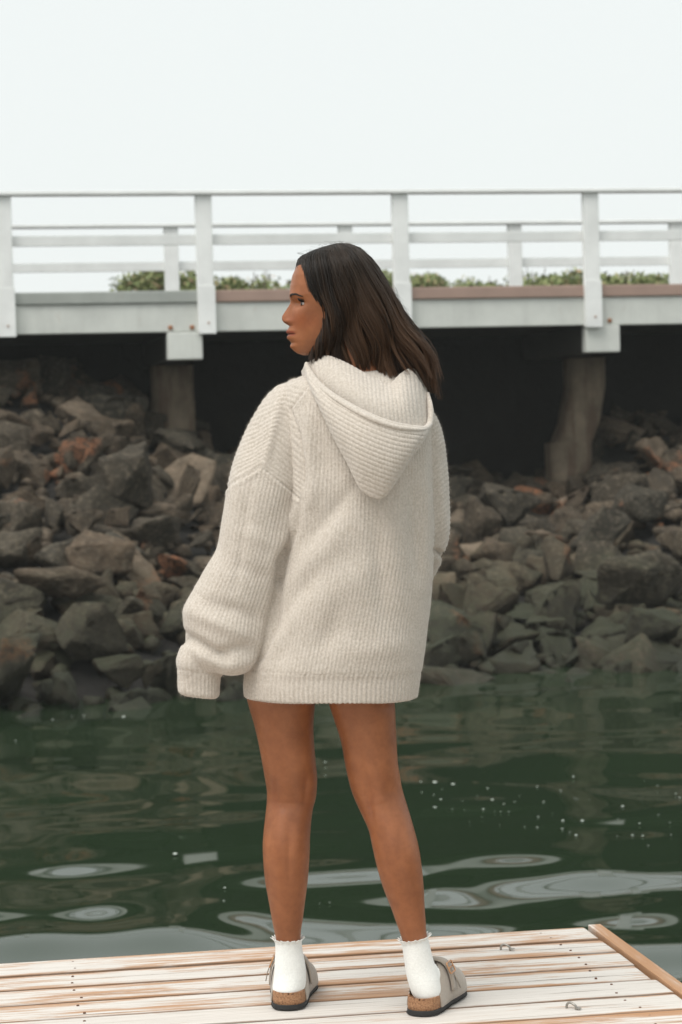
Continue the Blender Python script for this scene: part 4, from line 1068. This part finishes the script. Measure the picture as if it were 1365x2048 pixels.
def grid_obj(name, P, mat, parent, thick, rib=None, stitch=None, amp=.0018, ribfun=None, edge_round=True):
    """P: (n,m,3) grid; both sides closed with thickness"""
    n, m, _ = P.shape
    du = np.gradient(P, axis=1); dv = np.gradient(P, axis=0); N = np.cross(du, dv); N /= np.linalg.norm(N, axis=-1, keepdims=True)+1e-9
    if N[..., 1].mean() > 0: N = -N
    if rib is None: rib = np.ones((n, m))
    A = P+N*(thick/2+amp*(rib-.6))[..., None]; B = P-N*(thick/2+amp*(rib-.6))[..., None]
    V = np.concatenate([A.reshape(-1, 3), B.reshape(-1, 3)]); F = []; o = n*m
    for i in range(n-1):
        for j in range(m-1):
            a, b, c, d = i*m+j, i*m+j+1, (i+1)*m+j+1, (i+1)*m+j
            F.append((a, b, c, d)); F.append((o+d, o+c, o+b, o+a))
    for j in range(m-1):
        F.append((o+j, o+j+1, j+1, j)); k = (n-1)*m+j; F.append((k, k+1, o+k+1, o+k))
    for i in range(n-1):
        a, b = i*m, (i+1)*m; F.append((a, b, o+b, o+a)); a, b = i*m+m-1, (i+1)*m+m-1; F.append((o+a, o+b, b, a))
    ob = mesh_obj(name, V, F, mat, parent)
    rr = rib.reshape(-1); st = np.zeros(n*m) if stitch is None else stitch.reshape(-1)
    add_attr(ob.data, 'rib', np.concatenate([rr, rr])); add_attr(ob.data, 'stitch', np.concatenate([st, st]))
    return ob
def hood():
    m, n = 260, 170
    rim = cr([(613, 726, -.045), (622, 748, -.075), (648, 778, -.125), (690, 806, -.175), (740, 832, -.205), (790, 850, -.205), (832, 857, -.175), (852, 857, -.14), (860, 846, -.10)], m)
    rim_up = [(862, 828, -.085), (860, 806, -.07), (856, 786, -.045)]
    hull = cr([(611, 733, -.04), (620, 768, -.085), (640, 812, -.125), (668, 872, -.150), (700, 932, -.165), (722, 976, -.175), (748, 995, -.180), (772, 990, -.180), (796, 955, -.178), (822, 915, -.168), (846, 880, -.145), (861, 850, -.10)], m)
    P = np.zeros((n, m, 3)); T = np.linspace(0, 1, n); U = np.linspace(0, 1, m)
    for i, t in enumerate(T):
        for j in range(m):
            a, b = rim[j], hull[j]
            x = a[0]+(b[0]-a[0])*t; y = a[1]+(b[1]-a[1])*t
            w_ = math.sin(math.pi*min(1, U[j]*1.0))**.6
            bulge = -.038*w_*math.sin(math.pi*min(1, t*.80+.05))**.8 + .0
            dep = a[2]+(b[2]-a[2])*t+bulge
            # rolled rim
            if t < .05: dep += -.006*math.sin(t/.05*math.pi)*w_
            P[i, j] = W(x, y, YC+dep)
    px, py = toPx(P.reshape(-1, 3)); px = px.reshape(n, m); py = py.reshape(n, m)
    # ribs parallel to the rim, slightly curved
    rimy = np.interp(px, rim[:, 0], rim[:, 1]); dist = (py-rimy)*.86
    ph = (dist+ .0*px)*YC/FPX/RIB
    edge = dist < 11
    rib = (.5+.5*np.cos(ph*2*math.pi))**.5
    rib = np.where(edge & (np.abs(dist-5) < 6), .9, rib)
    # centre seam of the hood
    sx = ip(py, [850, 905, 940, 990], [852, 826, 808, 775]); sdist = (px-sx)
    rib = rib-1.2*np.exp(-(sdist/2.0)**2)*(py > 870)
    nz = .0035*sines(P.reshape(-1, 3), 30, 12, 9).reshape(n, m)
    P[..., 1] += nz
    h1 = grid_obj('hood', P, M_KNIT, sweater, .006, rib, px*YC/FPX/.0062, .0011)
    # rim roll
    rim2 = cr([tuple(a) for a in rim[::20]]+[tuple(rim[-1])]+rim_up, 300)
    rp = [W(a[0], a[1], YC+a[2]-.004) for a in rim2]
    rr = tube_rings(rp, [.0068*min(1, .5+5*min(u, 1-u)) for u in np.linspace(0, 1, 300)], 12); v, f = loft(rr); o = mesh_obj('hood_rim', v, f, M_KNIT, sweater); add_attr(o.data, 'rib', [.9]*len(v)); add_attr(o.data, 'stitch', [0]*len(v))
    # inner hood / collar standing round the neck
    m, n = 300, 110
    top = cr([(606, 742, .02), (616, 728, -.015), (632, 719, -.045), (650, 713, -.065), (668, 716, -.075), (700, 731, -.09), (738, 753, -.098), (768, 767, -.10), (784, 767, -.098), (800, 750, -.088), (816, 739, -.07), (834, 741, -.05), (850, 757, -.02), (857, 785, .0)], m)
    bot = cr([(608, 756, .0), (620, 760, -.05), (636, 775, -.09), (660, 792, -.12), (690, 812, -.150), (722, 832, -.172), (752, 846, -.182), (778, 856, -.182), (802, 862, -.172), (822, 866, -.160), (838, 866, -.14), (850, 864, -.115), (858, 856, -.09), (861, 845, -.06)], m)
    P = np.zeros((n, m, 3)); T = np.linspace(0, 1, n)
    for i, t in enumerate(T):
        for j in range(m):
            a, b = top[j], bot[j]; roll = -.014*math.exp(-(t/.16)**2)*0+ -.018*math.sin(math.pi*min(1, t*1.15))*math.sin(math.pi*j/(m-1))
            P[i, j] = W(a[0]+(b[0]-a[0])*t, a[1]+(b[1]-a[1])*t, YC+a[2]+(b[2]-a[2])*t**1.1+roll)
    px, py = toPx(P.reshape(-1, 3)); px = px.reshape(n, m); py = py.reshape(n, m)
    jj = np.linspace(0, 1, m)[None, :]*np.ones((n, 1)); ph = jj*27+.0
    ph = (px+(py-720)*(-.10))*YC/FPX/RIB
    rib = (.5+.5*np.cos(ph*2*math.pi))**.5
    P[..., 1] += .003*sines(P.reshape(-1, 3), 30, 12, 12).reshape(n, m)
    grid_obj('hood_lining', P, M_KNIT, sweater, .007, rib, py*YC/FPX/.0062, .0011)
hood()

# ---- socks
def sock(rows, hp, ang, label):
    parts = [px_loft(rows, 60, 48, 2.1)]
    rr = []; ca, sa = math.cos(ang), math.sin(ang)
    for t, wd, z0, h in ((.035, .022, .036, .045), (.06, .029, .036, .058), (.09, .031, .034, .064), (.13, .032, .032, .052), (.17, .036, .031, .040), (.205, .036, .030, .032), (.228, .026, .030, .025), (.238, .012, .032, .018)):
        c = hp+np.array([-sa*t, ca*t, z0+h/2])
        rr.append([c+np.array([ca*wd*math.cos(a), sa*wd*math.cos(a), h/2*math.sin(a)]) for a in np.linspace(0, 2*math.pi, 33)[:-1]])
    parts.append(loft(rr))
    V, F = merge(parts); me = remesh(V, F, .0017, 8, .5); me.name = 'sock'
    co = get_co(me); no = get_no(me); px, py = toPx(co)
    cxp = ip(py, [r_[1] for r_ in rows], [(r_[0]+r_[2])/2 for r_ in rows]); Yc = rows[0][4]
    ph = np.arctan2((px-cxp)*Yc/FPX, -(co[:, 1]-Yc))*.033/.0034
    rib = .5+.5*np.cos(ph*2*math.pi); d = .00045*rib*(py < 1962)+.0007*sines(co, 70, 10, 5)
    set_co(me, co+no*d[:, None]); add_attr(me, 'rib', rib); add_attr(me, 'stitch', py/4)
    s = link('sock', me, M_SOCK, person)
    # lettuce-edge frill
    r0 = np.array(pxring(*rows[0], m=240, p=2.1)); c = r0.mean(0); rings = []
    for i, t in enumerate(np.linspace(0, 1, 9)):
        ring = []
        for k in range(240):
            out = r0[k]-c; out[2] = 0; out /= np.linalg.norm(out); w_ = math.sin(k/240*2*math.pi*17)+.5*math.sin(k/240*2*math.pi*29+1)
            ring.append(r0[k]+out*(.0005+.0055*t**1.3+.0028*t*w_)+np.array([0, 0, -.004+.011*t+.0016*t*w_-.003*t**3]))
        rings.append(ring)
    A = np.array(rings); n, m = A.shape[:2]; F = []
    V = list(A.reshape(-1, 3))+list((A+np.array([0, 0, -.0012])).reshape(-1, 3)); o = n*m
    for i in range(n-1):
        for j in range(m):
            k = (j+1) % m; F.append((i*m+j, i*m+k, (i+1)*m+k, (i+1)*m+j)); F.append((o+(i+1)*m+j, o+(i+1)*m+k, o+i*m+k, o+i*m+j))
    for j in range(m): k = (j+1) % m; F.append(((n-1)*m+j, (n-1)*m+k, o+(n-1)*m+k, o+(n-1)*m+j))
    fr = mesh_obj('frill', V, F, M_SOCK, s); add_attr(fr.data, 'rib', [1]*len(V)); add_attr(fr.data, 'stitch', [0]*len(V))
SRL = [(550, 1879, 603, 1879, YL, .033, .035), (551, 1895, 605, 1895, YL, .033, .036), (551, 1915, 608, 1914, YL, .034, .037), (550, 1940, 611, 1940, YL, .037, .04), (547, 1962, 612, 1962, YL, .044, .04), (546, 1977, 609, 1977, YL, .047, .04), (552, 1988, 602, 1988, YL-.004, .036, .035)]
SRR = [(803, 1883, 856, 1872, YR, .033, .035), (806, 1899, 860, 1890, YR, .034, .036), (809, 1921, 865, 1912, YR, .036, .038), (813, 1946, 873, 1938, YR, .039, .04), (819, 1970, 881, 1964, YR, .045, .04), (825, 1988, 884, 1982, YR, .047, .04), (834, 2000, 878, 1996, YR-.004, .036, .035)]
sock(SRL, heelL, R(-2), ''); sock(SRR, heelR, R(-18), '')

# ---- clogs
def clog(hp, ang, out):
    """out = +1 when the outer side is at +x"""
    root = empty('clog', tuple(hp), ang); root.parent = person
    Lc = .262
    ts = [0, .012, .04, .09, .18, .3, .42, .55, .68, .78, .87, .94, .98, 1.0]
    hw = [.004, .017, .0275, .0345, .0385, .0395, .0405, .0455, .0510, .0515, .0460, .0340, .0200, .004]
    def half(t): return float(np.interp(t, ts, hw))
    tt = 1-(1+np.cos(np.linspace(0, math.pi, 44)))/2
    def bend(t): return -.012*out*max(0, t-.5)**1.5*2.2
    def outline(s, z, dt=0):
        r = [(half(t)*s+bend(t), t*Lc, z) for t in tt]; l = [(-half(t)*s+bend(t), t*Lc, z) for t in tt[::-1]]
        return r+l[1:-1]
    def zt(t, base): return base
    v, f = loft([outline(1.0, .0), outline(1.02, .003), outline(1.02, .009), outline(1.0, .0115)]); 
    v = [(x, y, z+.012*max(0, y/Lc-.82)**1.3*3) for x, y, z in v]; mesh_obj('outsole', v, f, M_SOLE, root)
    parts = [box_vf(s*half(t)*1.02+bend(t)-.0015, s*half(t)*1.02+bend(t)+.0015, t*Lc-.0016, t*Lc+.0016, .001, .0035) for t in np.arange(.05, .9, .034) for s in (1, -1)]
    v, f = merge(parts); mesh_obj('tread', v, f, M_SOLE, root, smooth=False)['kind'] = 'stuff'
    v, f = loft([outline(.98, .012), outline(.985, .02), outline(.965, .034), outline(.95, .0385), outline(.90, .0395), outline(.86, .034)])
    v = [(x, y, z+(.012*max(0, y/Lc-.82)**1.3*3 if z < .03 else 0)-(.010*min(1, max(0, y/Lc-.25)*2) if z > .03 else 0)) for x, y, z in v]; mesh_obj('footbed', v, f, M_CORK, root)
    # suede upper: arches across the foot, open towards the heel
    H = lambda t: float(np.interp(t, [.12, .22, .33, .42, .55, .72, .88, .96, 1.0], [.050, .070, .092, .098, .090, .073, .056, .040, .018]))
    PM = lambda t: R(float(np.interp(t, [.10, .2, .28, .34, .39, .42, 1], [30, 50, 66, 78, 86, 90, 90])))
    def up(t, a, s, off=0):
        w_ = half(min(t, .985))+.0015+off; return (s*w_*math.cos(a)**.62+bend(t), t*Lc, .0125+.012*max(0, t-.82)**1.3*3+(H(t)+off-.0125)*math.sin(a)**.9)
    T = np.linspace(.15, 1.0, 50); m = 17; V, F = [], []
    for s in (1, -1):
        o = len(V)
        for t in T:
            for k in range(m): V.append(up(t, PM(t)*k/(m-1), s))
        for i in range(len(T)-1):
            for k in range(m-1): q = (o+i*m+k, o+i*m+k+1, o+(i+1)*m+k+1, o+(i+1)*m+k); F.append(q if s < 0 else q[::-1])
    u_ = mesh_obj('upper', V, F, M_SUEDE, root)
    bm = bmesh.new(); bm.from_mesh(u_.data); bmesh.ops.remove_doubles(bm, verts=bm.verts[:], dist=.0004); bmesh.ops.recalc_face_normals(bm, faces=bm.faces[:]); bm.to_mesh(u_.data); bm.free()
    u_.data.polygons.foreach_set('use_smooth', [True]*len(u_.data.polygons))
    md = u_.modifiers.new('thickness', 'SOLIDIFY'); md.thickness = .0028; md.offset = 0
    # dark rolled edge of the opening
    ed = [up(t, PM(t), 1, .0005) for t in np.linspace(.15, .418, 14)]+[up(t, PM(t), -1, .0005) for t in np.linspace(.418, .15, 14)]
    v, f = loft(tube_rings(ed, .0021, 6)); mesh_obj('edge_binding', v, f, M_SUEDE_IN, root)
    # instep strap over the upper
    rows = []
    for a in list(np.linspace(12, 168, 40)):
        s = 1 if a < 90 else -1; aa = R(a if a < 90 else 180-a)
        rows.append([up(t, aa, s, .0035+.0035*math.sin(aa)) for t in (.385-.02*math.sin(aa), .43, .47+.01*math.sin(aa))])
    V = [p for r_ in rows for p in r_]; F = [(i*3+k, i*3+k+1, (i+1)*3+k+1, (i+1)*3+k) for i in range(len(rows)-1) for k in range(2)]
    st = mesh_obj('strap', V, F, M_SUEDE, root); md = st.modifiers.new('thickness', 'SOLIDIFY'); md.thickness = .0028; md.offset = 1
    # strap tongue hanging on the outer side, buckle frame and prong
    tp = [up(.44, R(a), out, .009) for a in (62, 46, 30, 16)]; tp2 = [up(.385, R(a), out, .009) for a in (62, 46, 30, 16)]
    V = []
    for i, (a, b) in enumerate(zip(tp, tp2)): 
        k = 1 if i < 3 else .45; c = (np.array(a)+np.array(b))/2; V += [tuple(c+(np.array(a)-c)*k), tuple(c+(np.array(b)-c)*k)]
    V = [(x+out*.001*i, y+.008*i/2, z-.001*i) for i, (x, y, z) in enumerate(V)]
    F = [(0, 1, 3, 2), (2, 3, 5, 4), (4, 5, 7, 6)]; tg = mesh_obj('strap_end', V, F, M_SUEDE, root); md = tg.modifiers.new('thickness', 'SOLIDIFY'); md.thickness = .002
    C_ = np.array(up(.425, R(48), out, .0105)); D1 = np.array(up(.425, R(30), out, .0105))-np.array(up(.425, R(62), out, .0105)); D1 /= np.linalg.norm(D1); D2 = np.array([0, 1, 0])
    pts = [C_+D1*a*.0115+D2*b*.0165 for a, b in ((-1, -1), (0, -1.06), (1, -1), (1.04, 0), (1, 1), (0, 1.06), (-1, 1), (-1.04, 0), (-1, -1))]
    v, f = loft(tube_rings(cr(pts, 40), .0016, 8)); mesh_obj('buckle', v, f, M_BUCKLE, root)
    v, f = loft(tube_rings([C_-D2*.016, C_+D2*.018], .0014, 8)); mesh_obj('buckle_pin', v, f, M_BUCKLE, root)
    return root
clog(heelL, R(-2), -1); clog(heelR, R(-19), 1)
